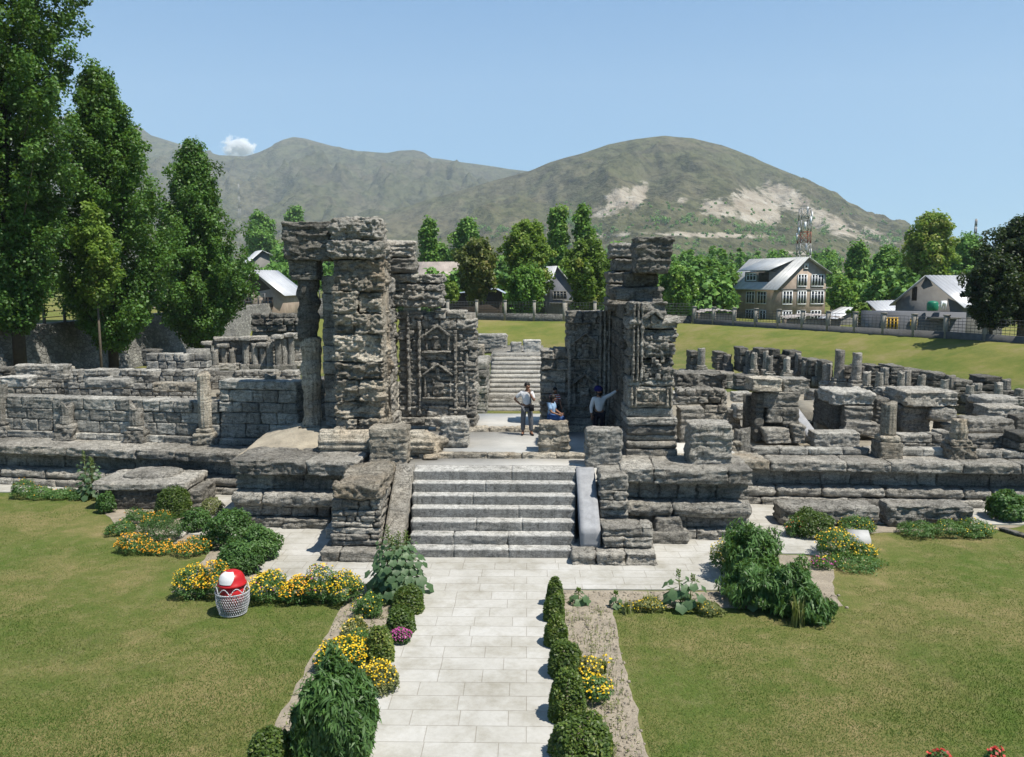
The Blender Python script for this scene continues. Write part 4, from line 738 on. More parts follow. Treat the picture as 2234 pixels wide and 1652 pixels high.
def gable(name,label,Tm,W_,L_,ez,rz,rx,ez2,wallm,roofm,over=.5,cat='house',zb=-1.5,loc=None,gap=False):
    """local: gable wall in the plane y=0 from x=0 to W, body runs back to y=L. eave left ez, ridge rz at rx, eave right ez2"""
    loc=tuple(Tm.translation); h=root(name,loc,label,cat); m=M()
    pr=[(0,zb),(W_,zb),(W_,ez2),(rx,rz),(0,ez)]; v=[(x,0,z) for x,z in pr]+[(x,L_,z) for x,z in pr]
    f=[[0,1,2,2],[0,2,3,3],[0,3,4,4],[5,7,6,6],[5,8,7,7],[5,9,8,8]]+[[i,5+i,5+(i+1)%5,(i+1)%5] for i in range(5)]
    m.add(v,f); m.xf(Tm); m.build('wall',MAT[wallm],h)
    def slopez(x): return ez+(rz-ez)*x/rx if x<rx else rz+(ez2-rz)*(x-rx)/(W_-rx)
    m=M()
    for (xa,xb) in ((-over,rx),(rx,W_+over)):
        za,zb2=slopez(xa)+.03,slopez(xb)+.03; dz=.09
        v=[(xa,-over,za),(xb,-over,zb2),(xb,L_+over,zb2),(xa,L_+over,za),(xa,-over,za+dz),(xb,-over,zb2+dz),(xb,L_+over,zb2+dz),(xa,L_+over,za+dz)]
        m.add(v,[[4,5,6,7],[3,2,1,0],[0,1,5,4],[1,2,6,5],[2,3,7,6],[3,0,4,7]])
        n=int((L_+2*over)/.9)
        for k in range(1,n):    # standing seams of the tin sheets
            y=-over+k*.9; m.add([(xa,y,za+dz),(xb,y,zb2+dz),(xb,y+.05,zb2+dz),(xa,y+.05,za+dz),(xa,y,za+dz+.04),(xb,y,zb2+dz+.04),(xb,y+.05,zb2+dz+.04),(xa,y+.05,za+dz+.04)],[[4,5,6,7],[0,1,5,4],[2,3,7,6]])
    m.xf(Tm); m.build('roof',MAT[roofm],h); return h,slopez
def TF(u,v,Y,ang,z=None):
    p=Q(u,v,Y); 
    if z is not None: p.z=z
    return Matrix.Translation(p)@Matrix.Rotation(math.radians(ang),4,'Z')
# the three storey brick house: near corner at u=1695
Tm=TF(1695,700,126,19,0.3); LL=14.5
h,sz=gable('brick_house','three storey brick house with white windows and grey tin roof, right of the gate',Tm,8.6,LL,5.6,10.0,4.9,7.9,'brick','roof',.6)
S=1
for x,z,wd,hh,c in [(.8,2.9,1.7,2.1,3),(3.5,2.9,1.5,2.1,3),(5.9,2.9,2.3,2.1,4),(3.4,5.6,1.6,1.9,3),(5.9,5.6,2.2,1.9,4),(4.5,8.3,.6,.8,1),(.9,.1,1.6,1.9,3),(3.5,.1,1.5,1.9,3),(6.0,.1,1.8,1.9,3)]: window(h,Tm,x,z,wd,hh,c)
m=M(); m.box(-.02,8.62,-.1,-.003,5.1,5.3); m.xf(Tm); m.build('string_course',MAT['grey'],h)
TL=Tm@Matrix.Rotation(math.radians(-90),4,'Z')@Matrix.Translation((-LL,0,0))   # long side: local x from the back corner to the near corner
for x,wd,c in [(1.2,2.0,3),(6.4,2.2,3),(9.4,2.3,3)]: window(h,TL,x,2.9,wd,2.0,c); window(h,TL,x,.2,wd,1.8,c)
# dormer
m=M(); m.box(4.6,11.2,-.2+.9,4.2,6.2,7.9); m.xf(TL); d=m.build('dormer',MAT['grey'],h)
m=M(); v=[(3.8,.0,8.05),(12.1,.0,8.05),(12.1,5,9.95),(3.8,5,9.95)]; v+= [(a,b,c+.12) for a,b,c in v]; m.add(v,[[4,5,6,7],[3,2,1,0],[0,1,5,4],[1,2,6,5],[2,3,7,6],[3,0,4,7]]); m.xf(TL); m.build('dormer_roof',MAT['roof'],d)
f=window(h,TL,5.2,6.5,2.6,1.2,3,y=.68); m=M(); m.box(8.4,11.1,.66,.695,6.3,7.8); m.xf(TL); m.build('dark_opening',MAT['timber'],d)
m=M(); m.box(8.61,12.2,2,6,5.2,5.5); m.box(11.6,11.9,2.2,2.5,-1,5.2); m.xf(Tm); m.build('balcony_slab',MAT['grey'],h)
# barn on the right
Tm=TF(1952,700,85,-50,.4)
h,_=gable('barn','grey barn with a tall gable and pale tin roof at the right, yellow windows below',Tm,6.4,10,4.3,6.9,3.0,4.2,'grey','roofw',.45,'barn')
m=M(); m.box(1.6,2.1,-.03,-.005,4.5,5.9); m.xf(Tm); m.build('loft_door',MAT['timber'],h)
Tb=TF(1905,700,80,-6,.4); m=M(); m.box(0,8.4,0,4,-1,3.5); m.xf(Tb); m.build('front_room',MAT['greyb'],h)
window(h,Tb,.9,1.7,1.3,1.3,4,fr='yel'); window(h,Tb,3.4,2.2,.6,.7,2,fr='yel')
m=M(); m.box(4.9,7.6,-1.0,0-.005,2.9,3.05); m.xf(Tb); m.build('ledge',MAT['grey'],h)
m=M(); p=Q(2034,678,78.8); m.lathe((p.x,p.y,p.z),[(.45,0),(.5,.1),(.5,.7),(.4,.85),(.15,.92)],18); tag(m.build('water_tank',MAT['green'],origin=tuple(p)),'small green water tank on the ledge of the grey barn','water tank')
m=M(); p=Q(2052,676,78.8)
for dx in(0,.42):
    m.bar((p.x+dx,p.y,p.z),(p.x+dx+.1,p.y,p.z+.75),.05); m.bar((p.x+dx,p.y+.4,p.z),(p.x+dx,p.y+.4,p.z+.45),.05)
m.box(p.x,p.x+.5,p.y,p.y+.45,p.z+.38,p.z+.45); m.box(p.x,p.x+.55,p.y-.03,p.y+.03,p.z+.4,p.z+.85); tag(m.build('plastic_chair',MAT['white']),'white plastic chair beside the green water tank','chair')
Tm=TF(1866,692,100,-48,.4)
h,_=gable('shed','small open timber shed with a tin roof between the brick house and the barn','',0,0,0,0,0,0,0,0) if False else gable('shed','small open timber shed with a tin roof between the brick house and the barn',Tm,3.4,7,2.4,3.95,1.5,2.3,'timber','roofw',.4,'shed')
Tm=TF(1815,694,112,20,.2)
gable('shed','low shed with a pale lean-to roof just left of the small timber shed',Tm,5,3,1.2,2.9,4.2,2.7,'grey','roofw',.3,'shed')
# sagging tin roofs just behind the right fence
for k,(u0,u1,l) in enumerate([(1530,1600,'low sagging tin roofed stall left of the brick house behind the fence'),(1722,1835,'low sagging tin roofed stall in front of the brick house')]):
    a=Q(u0,690,92 if k==0 else 84); b=Q(u1,690,92 if k==0 else 84); t=root('stall',tuple(a),l,'stall'); m=M(); m.box(a.x,b.x,a.y,a.y+2.5,.6,3.2-.25*k); m.build('wall',MAT['brick'],t)
    m=M(); gridsurf(m,lambda u,v:(a.x-.3+(b.x-a.x+.6)*u,a.y-.5+3.2*v,3.35-.25*k+.28*np.sin(u*3.1)+.05*np.sin(u*40)+v*.1),40,4); m.build('tin_roof',MAT['rust'],t)
# left of the gate
Tm=TF(527,668,104,-4,2.2)
h,_=gable('brick_house','brick house with an open timber gable behind the retaining wall, left of the gate',Tm,5.4,8,2.9,5.9,1.7,3.0,'brick','roofw',.4)
m=M(); m.add([(.15,-.02,3.0),(3.9,-.02,3.6),(1.7,-.02,5.7),(.5,-.02,3.9)],[[0,1,2,3]]); m.xf(Tm); m.build('open_gable',MAT['timber'],h); window(h,Tm,2.9,1.2,1.2,1.4,2,fr='timber'); window(h,Tm,.6,1.2,.8,1.4,2,fr='timber')
Tm=TF(584,640,128,6,2); h,_=gable('house','cream walled house behind the brick house, half hidden by the gate column',Tm,5.2,6,5.0,5.6,4,5.1,'postc','bluet',.3); window(h,Tm,1.2,2.7,1.2,1.6,3)
Tm=TF(518,640,150,30,2); gable('house','distant house with a bright skillion roof right of the third poplar',Tm,6,5,6.2,10.2,4.6,9.6,'grey','roofw',.5)
Tm=TF(285,668,90,0,2.5); h,_=gable('house','red roofed hut glimpsed between the second and third poplar',Tm,3.4,5,2.6,3.3,1.6,2.6,'brick','rr' if False else 'rust',.3)
# beyond the gate opening
Tm=TF(978,668,122,78,1); h,_=gable('house','house with a big rust streaked tin roof right of the tall gate pier',Tm,9,7,3.6,8.6,5.6,6.6,'grey','rust',.6)
Tm=TF(962,660,112,0,1.2); h,_=gable('shed','long low shed under a bluish tin roof seen through the gate',Tm,8.2,5,3.6,4.5,7.4,4.1,'timber','bluet',.5,'shed')
Tm=TF(1197,668,118,14,1.2); h,_=gable('house','dark grey house with a steep bright roof in the gateway gap',Tm,3.9,8,4.6,7.6,1.1,4.4,'greyb','roofw',.4)
window(h,Tm,.6,2.9,2.0,1.3,4,fr='grey'); m=M(); m.box(.0,4.4,-.9,-.005,2.4,2.55); m.xf(Tm); m.build('balcony',MAT['grey'],h)
m=M(); a=Q(1233,695,104)
t=root('porch',tuple(a),'small white framed porch below the dark grey house','porch'); m.box(a.x,a.x+3.3,a.y,a.y+2.5,4.1,4.35); m.box(a.x,a.x+.25,a.y,a.y+.25,.8,4.1); m.box(a.x+3.05,a.x+3.3,a.y,a.y+.25,.8,4.1); m.build('frame',MAT['postc'],t)
Tm=TF(1110,672,130,-10,1); gable('house','small white roofed house behind the trees in the gateway gap',Tm,6.5,5,3.2,4.4,3,3.0,'brick','roofw',.5)
# telecom tower
def lattice(name,label,cat,u,Y,vt,zb,w0,w1,mats,n,dish=True):
    p=Q(u,vt,Y); h=p.z-zb; t=root(name,(p.x,Y,zb),label,cat); r=.07*min(Y,200)/130
    for k in range(n):
        m=M(); z0=zb+h*k/n; z1=zb+h*(k+1)/n; a=w0+(w1-w0)*k/n; b=w0+(w1-w0)*(k+1)/n; c0=[(p.x+s*a/2,Y+q*a/2,z0) for s,q in((-1,-1),(1,-1),(1,1),(-1,1))]; c1=[(p.x+s*b/2,Y+q*b/2,z1) for s,q in((-1,-1),(1,-1),(1,1),(-1,1))]
        for i in range(4): m.bar(c0[i],c1[i],r,n=4); m.bar(c0[i],c1[(i+1)%4],r*.6,n=4); m.bar(c0[(i+1)%4],c1[i],r*.6,n=4); m.bar(c1[i],c1[(i+1)%4],r*.6,n=4)
        m.build('lattice_section',mats[k%len(mats)],t)
    if dish:
        for k in range(9):
            m=M(); a=k*.9; z=zb+h*(.55+.05*k); m.box(p.x+math.cos(a)*w1*.75-.16,p.x+math.cos(a)*w1*.75+.16,Y+math.sin(a)*w1*.7-.16,Y+math.sin(a)*w1*.7+.16,z,z+1.5); m.build('antenna',MAT['white'],t)
    return t
MAT['redp']=simple('red_tower_paint',(.26,.08,.05),.7); MAT['steel']=simple('galvanised_steel',(.30,.30,.30),.5,metal=.4)
lattice('telecom_tower','grey and rusty lattice telecom tower rising behind the brick house','tower',1757,175,455,0,2.6,1.9,[MAT['steel'],MAT['steel'],MAT['redp'],MAT['steel']],9)
lattice('radio_mast','thin faint mast near the right edge above the trees','mast',2130,330,478,0,1.4,.5,[MAT['steel']],10,False)
lattice('electricity_pylon','faint pylon against the hills right of the third poplar','pylon',520,1500,400,0,9,1.4,[MAT['steel']],8,False)
# trees beyond the fences, each its own
def TR(label,u,vt,vb,Y,wpx,mat,name='tree',zb=None,**k):
    x=(u-VPX)/1800*Y; zb=groundz(x,Y)-.2 if zb is None else zb; top=Q(u,vt,Y).z; h=top-zb; R=wpx/2*Y/1800; cb=max(.05,(Q(u,vb,Y).z-zb)/h); s=Y/100
    kw=dict(nl=60,nc=4,nleaf=75,leaf=.36*s,cb=cb,peak=.5,up=.55,cr=.95*s,tw=.25,top=.3,rnd=2.8); kw.update(k); return tree(name,label,(x,Y,zb),h,R,mat,'bark',**kw)
TR('brown tinged round tree behind the far fence, left in the gateway gap',1040,532,640,101,82,LB_,nl=70)
TR('largest bright green plane tree in the middle of the gateway gap',1150,492,655,103,105,LY,nl=110,nleaf=70,seedtone=.6)
TR('darker low tree with a visible trunk just behind the far fence in the gateway gap',1150,590,672,98.5,80,LM,nl=60,peak=.5)
TR('feathery yellow green tree left of the right gate tower',1282,535,662,100,100,LY,nl=80,seedtone=.4)
TR('small bushy tree on the left end of the long low shed',985,622,655,99,32,LY,nl=22,nleaf=45,leaf=.3,cr=.5)
TR('slim poplar tip above the largest plane tree, right side',1215,462,600,150,34,LM,nl=40,peak=.5,seedtone=.7)
TR('slim leaning poplar right of the slim poplar tip',1268,460,620,150,26,LM,nl=36,peak=.6,seedtone=.6)
TR('thin poplar behind the rust streaked roof',937,492,600,160,20,LM,nl=30,peak=.5)
TR('dark upright tree between the rust streaked roof and the brown tinged tree',1020,490,610,165,50,LF,nl=50)
TR('bushy dark tree just right of the carved left wall',960,545,620,170,70,LF,nl=50)
TR('far tree standing above the lintel of the left gate tower',646,460,560,420,26,LF,nl=30,leaf=1.2)
TR('tall hazy grove tree right of the third poplar',573,475,590,300,60,LF,nl=50,leaf=1.0)
TR('tall light green poplar behind the barn',2010,475,640,135,98,LY,nl=120,peak=.45,nleaf=70,seedtone=.75)
TR('narrow dark poplar right of the brick house',1858,543,660,150,30,LF,nl=50,peak=.4)
TR('dark poplar between the narrow one and the tall light green one',1922,545,670,145,48,LF,nl=60,peak=.4)
TR('small bright tree at the right side of the brick house',1830,620,672,118,50,LM,nl=40,seedtone=.7)
TR('vine covered shrub in front of the small timber shed',1868,668,690,88,45,LY,name='shrub',nl=20,cr=.4,leaf=.25)
TR('mid green tree behind the tall light green poplar, right',2090,525,640,150,90,LF,nl=70)
TR('bushy tree between the right gate tower and the brick house',1540,575,670,128,100,LM,nl=70,seedtone=.35)
TR('round tree touching the right gate tower',1475,590,672,120,70,LM,nl=60,seedtone=.6)
TR('low leafy tree left of the brick house',1583,600,670,140,56,LM,nl=50)
TR('round dark tree in front of the barn at the right fence',2150,566,705,63,112,LD,nl=130,nleaf=80,leaf=.19,cr=.5,peak=.5,tw=.2)
TR('largest dark tree cut by the right edge of the photo',2215,485,690,66,190,LD,nl=220,nleaf=90,leaf=.22,cr=.8,peak=.5,tw=.3)
# the wood behind: one mass
m=M(); C=[];R_=[]
for _ in range(760):
    Y=random.uniform(170,620); u=random.uniform(380,2330); x=(u-VPX)/1800*Y
    hh=random.uniform(7,17)*(1 if random.random()<.8 else 1.35)
    if Y<235 and 1600<u<1830: hh*=.75
    if u<1330: hh*=.72 if u>900 else 1.0
    hh=min(hh,7+(610-(545 if u<1330 else 548))*Y/1800*random.uniform(.75,1.12)); rr=random.uniform(2.2,4.2)*(.6 if random.random()<.3 else 1)
    for k in range(10):
        f=(k+.5)/10; a=random.random()*6.28; q=rr*random.random()**.5*(1-abs(f-.45)*1.1); C.append((x+q*math.cos(a),Y+q*math.sin(a),1+hh*(.12+.86*f))); R_.append(rr*.45*random.uniform(.7,1.1))
for _ in range(300):
    Y=random.uniform(120,168); u=random.choice([random.uniform(880,1340),random.uniform(1440,1575),random.uniform(1835,2300),random.uniform(440,660)]); x=(u-VPX)/1800*Y; vt_=random.uniform(572,632); hh=7+(610-vt_)*Y/1800-.8; rr=random.uniform(1.6,3.0)
    for k in range(9):
        f=(k+.5)/9; a=random.random()*6.28; q=rr*random.random()**.5*(1-abs(f-.5)*.9); C.append((x+q*math.cos(a),Y+q*math.sin(a),.8+hh*(.1+.86*f))); R_.append(rr*.5*random.uniform(.6,1.0))
clumpleaves(m,C,np.array(R_),44,.85,.75,up=.6,base=.5); tag(m.build('wood',LF,origin=(0,300,0)),'belt of mixed green woodland below the hills','woodland',kind='stuff')
# ---------------------------------------------------------------- hills
def prof(pts,u): return np.interp(u,[p[0] for p in pts],[p[1] for p in pts])
SA=[(-900,300),(0,270),(200,262),(320,285),(345,304),(380,315),(430,330),(490,346),(545,348),(575,340),(600,329),(625,315),(650,308),(675,311),(700,318),(745,331),(790,338),(850,342),(880,337),(910,335),(930,341),(945,352),(1000,360),(1060,368),(1110,376),(1155,381),(1300,395),(1500,420),(1700,470),(2000,560),(2400,600)]
SB=[(300,600),(480,560),(700,505),(850,465),(1000,423),(1080,400),(1155,381),(1200,362),(1260,345),(1320,326),(1380,315),(1440,308),(1500,313),(1560,327),(1620,350),(1680,375),(1740,400),(1800,427),(1850,458),(1900,482),(1945,486),(1965,494),(1975,520),(2010,540),(2120,572),(2300,596),(2700,606)]
def hill(name,sil,r0,r1,u0,u1,nu,nr,gpow,namp,seed,mk=None):
    g=np.mgrid[0:nu+1,0:nr+1]; U=u0+(u1-u0)*g[0]/nu; Tt=g[1]/nr*1.25; R=r0+(r1-r0)*Tt
    X=(U-VPX)/1800*R; Z0=(610-prof(sil,U))/1800*r1*1.0
    gg=np.where(Tt<=1,(Tt**gpow),1-(Tt-1)*1.5); q=np.stack([X,R,X*0+seed],-1).reshape(-1,3)
    w_=fbm(q*np.array([.0035,.0011,1]),5).reshape(X.shape); w2=fbm(q*np.array([.012,.006,1]),4).reshape(X.shape)
    env=np.clip(Tt,0,1)*np.clip((1-Tt)*3.5,0,1)
    Z=Z0*gg+7*Tt.clip(0,1)+(-np.abs(w_)*2+.5)*namp*env+w2*namp*.4*env-np.abs(fbm(q*np.array([.02,.004,1])+7,3).reshape(X.shape))*namp*.35*env+w2*3*np.clip(1-abs(Tt-1)*6,0,1)
    m=M(); I=np.arange((nu+1)*(nr+1)).reshape(nu+1,nr+1); tone=np.zeros(X.shape)
    if mk is not None: V=610-Z/R*1800; tone=mk(U,V,w2)
    m.add(np.stack([X,R,Z],-1).reshape(-1,3),np.stack([I[:-1,:-1],I[1:,:-1],I[1:,1:],I[:-1,1:]],-1).reshape(-1,4),tone.ravel()); return m,(U,R,X,Z)
def hmat(nm,a,b_,c_,scree):
    m,t,b=nt(nm); p=pos(t); n1=noise(t,p,.0032,7,.62,.4); n2=noise(t,mapv(t,p,(1,.5,1.6)),.018,6,.65); n3=noise(t,mapv(t,p,(1,.35,1)),.05,5,.7)
    c=ramp(t,n1,[(.40,a),(.5,b_),(.58,c_)]); c=mix(t,c,ramp(t,n2,[(.38,[x*.62 for x in b_]),(.58,[x*1.25 for x in b_])]),.5); c=mix(t,c,ramp(t,n3,[(.38,(.45,.47,.45)),(.55,(1.18,1.16,1.14))]),.85,'MULTIPLY')
    at=attr(t); ad=N(t,'ShaderNodeMath',operation='MULTIPLY_ADD'); ad.inputs[1].default_value=1.0; t.links.new(at,ad.inputs[0]); t.links.new(N_mul(t,n3,.9),ad.inputs[2])
    f=ramp(t,ad.outputs[0],[(.72,(0,0,0)),(.88,(1,1,1))]); sc_=ramp(t,noise(t,p,.02,6,.7),[(.35,scree[0]),(.55,scree[1]),(.7,scree[2])]); c=mix(t,c,sc_,f)
    t.links.new(c,b.inputs['Base Color']); b.inputs['Roughness'].default_value=1; b.inputs['Specular IOR Level'].default_value=0; bump(t,b,n2,22,1); return m
SCR=((.23,.195,.15),(.33,.295,.24),(.44,.42,.37))
mA,_=hill('hill',SA,1300,4200,-1300,2400,560,170,1.45,260,3.3); struct(mA.build('hill',hmat('hill_grass_far',(.084,.074,.058),(.078,.083,.045),(.108,.094,.070),SCR),origin=(0,3000,0),smooth=True))
def mk(U,V,w):
    T_=np.zeros(U.shape)
    for (u,v,a,b,s,ang) in [(1345,430,34,26,1.,-.5),(1385,425,20,34,1.,.5),(1320,455,45,16,.8,-.2),(1560,450,55,26,.8,.1),(1640,450,70,40,.95,.35),(1700,430,70,30,.9,.35),(1790,480,110,26,.75,.45),(1880,505,90,16,.6,.3),(1530,505,160,7,.8,.03),(1330,505,80,6,.6,-.05),(1740,545,50,10,.6,.1),(1860,500,100,35,.45,.4),(1480,440,25,25,.5,0)]:
        du=(U-u)*math.cos(ang)+(V-v)*math.sin(ang); dv=-(U-u)*math.sin(ang)+(V-v)*math.cos(ang); T_=np.maximum(T_,s*np.exp(-((du/a)**2+(dv/b)**2)**1.3))
    return T_*.62
mB,(HU,HR,HX,HZ)=hill('hill',SB,900,2350,300,2700,560,170,1.2,120,9.7,mk); struct(mB.build('hill',hmat('hill_grass_near',(.092,.080,.060),(.080,.084,.044),(.124,.106,.076),SCR),origin=(0,1500,0),smooth=True))
HV=610-HZ/HR*1800
m=M(); C=[]
def onhill(u,v):
    i=int(np.clip((u-300)/(2700-300)*560,0,560)); col=HV[i,:137]; j=int(np.argmax(col<v)) if (col<v).any() else 60; return HX[i,j],HR[i,j],HZ[i,j]
for (u,v,su,sv,n) in [(1245,475,22,14,26),(1300,500,40,6,14),(1490,480,50,12,22),(1430,480,15,8,8),(1660,505,30,14,18),(1700,520,30,8,8),(1785,500,8,14,8),(1880,515,18,9,10),(1930,520,25,10,14),(1100,500,70,10,30),(1600,500,25,10,8),(1350,545,160,12,40),(1500,560,200,14,60),(1800,560,150,12,50)]:
    for _ in range(n):
        x,y,z=onhill(random.gauss(u,su*.6),random.gauss(v,sv*.6)); s=random.uniform(3,6.5); C.append((x,y,z+s*.6,s))
for _ in range(260):
    u=random.uniform(1200,1950); v=random.uniform(440,560)
    x,y,z=onhill(u,v); s=random.uniform(1.4,3); C.append((x,y,z+s*.4,s))
C=np.array(C); clumpleaves(m,C[:,:3],C[:,3],34,2.6,2.3,up=.5,base=.4); tag(m.build('hillside_scrub',LF,origin=(300,1500,0)),'dark scrub and small trees dotted over the near hill','scrub',kind='stuff')
# ---------------------------------------------------------------- garden plants
def spot(u,vb,vt,wpx,depth=.5):
    p=P(u,vb,0); r=wpx/2*p.y/1800; Y=p.y+r*depth; x=(u-VPX)/1800*Y; h=Q(u,vt,Y).z; return x,Y,r,h
def flowerquads(m,c,s,up=.8):
    n=rng.normal(size=c.shape)*.45+np.array([0,-.25,up])
    for k in range(2): leaves(m,c+np.array([0,0,.004*k]),n,s,s,np.clip(rng.normal(.6,.25,len(c)),0,1),fold=.18)
def bush(label,u,vb,vt,wpx,mat=LS,L=.07,Wd=.035,n=2600,droop=0.,name='shrub',cat=None,fl=(),dens=1,lump=.2,depth=.8,group=None,base=.5,ell=1.,up=.5,shell=.5,box=False,elong=1.,stems=True):
    x,Y,r,h=spot(u,vb,vt,wpx,depth); t=root(name,(x,Y,0),label,cat or 'shrub',group); sd=random.random()*50; h=max(h,.08)
    K=int(n*dens); d=rng.normal(size=(K,3)); d[:,2]=np.abs(d[:,2])*(.9 if box else 1)+ (0 if box else -.32); d/=np.linalg.norm(d,axis=1,keepdims=True)
    rad=rng.random(K)**(1/3)*(1-shell)+shell*rng.uniform(.86,1.03,K)
    lf=1+lump*vn(d*1.7+sd)*1.4+lump*.7*vn(d*4+sd); p=d*(rad*lf)[:,None]
    if box: p=np.sign(p)*np.abs(p)**.8
    cz=.34 if not box else .0
    pp=np.stack([x+p[:,0]*r*elong,Y+p[:,1]*r*ell,h*cz+p[:,2]*h*(1-cz)],1); pp[:,2]=np.abs(pp[:,2])+.01
    m=M(); leaves(m,pp,d*.6+rng.normal(size=d.shape)*.5+np.array([0,0,up]),L,Wd,np.clip(rng.normal(base,.2,K)+.25*vn(pp*6+sd),0,1),droop); m.build('foliage',mat,t)
    if stems:
        m=M()
        for k in range(7): a=random.random()*6.28; m.bar((x+random.gauss(0,.03),Y+random.gauss(0,.03),0),(x+r*.5*elong*math.cos(a),Y+r*.5*math.sin(a),h*.7),.012,.006,5)
        m.build('stems',MAT['bark'],t,smooth=True)
    for fm,cnt,s in fl:
        cnt=int(cnt*1.35); s=s*.68
        d=rng.normal(size=(cnt,3)); d[:,2]=np.abs(d[:,2])+.12; d[:,1]-=.35; d/=np.linalg.norm(d,axis=1,keepdims=True); lf=1.04+lump*vn(d*1.7+sd)*1.2
        c=np.stack([x+d[:,0]*r*lf*elong,Y+d[:,1]*r*lf*ell,h*.4+d[:,2]*h*.64*lf],1); m=M(); flowerquads(m,c,s); m.build('flowers',fm,t)['kind']='stuff'
    return t
def blade_tuft(label,u,vb,vt,wpx,mat=LP,n=70,name='grass_tuft',fl=()):
    x,Y,r,h=spot(u,vb,vt,wpx,.5); t=root(name,(x,Y,0),label,'plant'); m=M()
    for k in range(n):
        a=random.random()*6.28; l=h*random.uniform(.6,1.1); o=r*random.uniform(.1,1); w_=.012; bx,by=x+random.gauss(0,r*.25),Y+random.gauss(0,r*.25); s=Vector((-math.sin(a),math.cos(a),0))*w_
        p0=Vector((bx,by,0));p1=Vector((bx+math.cos(a)*o*.4,by+math.sin(a)*o*.4,l*.7));p2=Vector((bx+math.cos(a)*o,by+math.sin(a)*o,l*random.uniform(.6,1)))
        m.add([p0-s,p0+s,p1+s*.7,p1-s*.7,p2],[[0,1,2,3],[3,2,4,4]],random.random())
    m.build('blades',mat,t)
    for fm,c,s in fl:
        q=M(); flowerquads(q,np.array([[x+random.gauss(0,r*.5),Y+random.gauss(0,r*.4),h*random.uniform(.5,1)] for _ in range(c)]),s); q.build('flowers',fm,t)
    return t
def bigleaf(m,c,n,t,R,tone):
    n=Vector(n).normalized(); t=Vector(t); t=(t-n*t.dot(n)).normalized(); s=n.cross(t); c=Vector(c); v=[c-n*R*.12]; k=15
    for i in range(k):
        a=2*math.pi*i/k; rr=R*(1+.16*math.cos(5*a))*(1-.35*math.exp(-((a-math.pi)/.35)**2)); v.append(c+(t*math.cos(a)+s*math.sin(a))*rr-n*R*(.14+.12*math.cos(2*a)+random.uniform(-.05,.08)))
    m.add(v,[[0,1+i,1+(i+1)%k,1+(i+1)%k] for i in range(k)],tone)
def hollyhock(label,u,vb,vt,wpx,stemsn=3,nleaf=26,R0=.2):
    x,Y,r,h=spot(u,vb,vt,wpx,.5); t=root('hollyhock',(x,Y,0),label,'plant'); m=M(); s=M(); bd=M()
    for j in range(stemsn):
        ox=(j-(stemsn-1)/2)*r*.55/max(1,stemsn-1)*2*.6 if stemsn>1 else 0; hh=h*random.uniform(.82,1) if j else h; bx,by=x+ox,Y+random.uniform(-.15,.15)*r*2
        s.bar((bx*.5+x*.5,by,0),(bx,by,hh),.018,.008,6)
        for i in range(nleaf):
            f=(i+.5)/nleaf; a=i*2.4+j; z=hh*(.06+.9*f); R=R0*(1.1-f)**.7*random.uniform(.75,1.15)*(.35 if f>.85 else 1); o=(r*.95*(1-f)**.55+.02)*random.uniform(.55,1.05)
            c=(bx+math.cos(a)*o,by+math.sin(a)*o,z); s.bar((bx,by,max(.02,z-o*.4)),c,.005,.004,4); bigleaf(m,c,(math.cos(a)*.75,math.sin(a)*.75-.25,.75),(math.cos(a),math.sin(a),-.5),R,min(1,max(0,random.gauss(.5,.2))))
        for i in range(16): f=i/16; a=i*2.4; bd.bar((bx+.03*math.cos(a),by+.03*math.sin(a),hh*(.8+.2*f)),(bx+.05*math.cos(a),by+.05*math.sin(a),hh*(.8+.2*f)+.03),.016,.008,5)
    m.build('leaves',LH,t); s.build('stems',LP,t,smooth=True); bd.build('buds',LY,t)['kind']='stuff'; return t
# tall leafy plants
hollyhock('tallest broad leaved hollyhock at the left foot of the front stairs',855,1312,1148,125,4,85,.135)
hollyhock('hollyhock with pale leaves against the left wing plinth',168,1090,982,62,3,46,.10)
hollyhock('squat hollyhock with few large leaves right of the path',1508,1338,1244,92,2,17,.17)
hollyhock('small seedling hollyhock at the right corner of the path',1268,1326,1286,48,1,12,.12)
hollyhock('smallest dark hollyhock left of the yellow flowered grass',1352,1330,1290,36,1,12,.09)
hollyhock('low hollyhock at the foot of the big drooping bush on the right',1655,1332,1288,50,1,10,.12)
# box hedge balls
HB='clipped box balls along the right of the path'
for i,(u,vb,vt,w_,l) in enumerate([(1214,1328,1264,40,'farthest and narrowest clipped box bush right of the path'),(1214,1362,1296,49,'second clipped box bush from the stairs, right of the path'),(1217,1420,1348,58,'low box bush just nearer than the narrow ones, right of the path'),(1238,1490,1401,82,'rounded box ball halfway along the right of the path'),(1244,1588,1464,87,'tall egg shaped box ball right of the path'),(1278,1700,1568,156,'largest nearest box ball cut by the bottom edge, right of the path')]):
    bush(l,u,vb,vt,w_,LX,.055,.04,int(2200+w_*26),name='box_bush',group=HB,lump=.13,box=True,shell=.75,depth=.95)
bush('clipped box bush right under the tall hollyhock left of the path',880,1345,1278,76,LX,.055,.04,3600,name='box_bush',lump=.08,box=True,shell=.7)
bush('darker clipped box bush left of the path, second from the stairs',862,1388,1322,70,LX,.055,.04,3400,name='box_bush',lump=.08,box=True,shell=.7,base=.35)
bush('light green rounded box bush beside the yellow flowers left of the path',815,1452,1368,66,LX,.055,.04,3400,name='box_bush',lump=.1,box=True,shell=.7,base=.75)
bush('box bush cut by the bottom edge left of the drooping plant',556,1700,1590,112,LX,.06,.042,4200,name='box_bush',lump=.12,shell=.65)
bush('magenta flowered plant squeezed between box bushes left of the path',862,1412,1372,46,LS,.06,.03,700,name='flowering_plant',cat='plant',fl=((PM,130,.05),),stems=False)
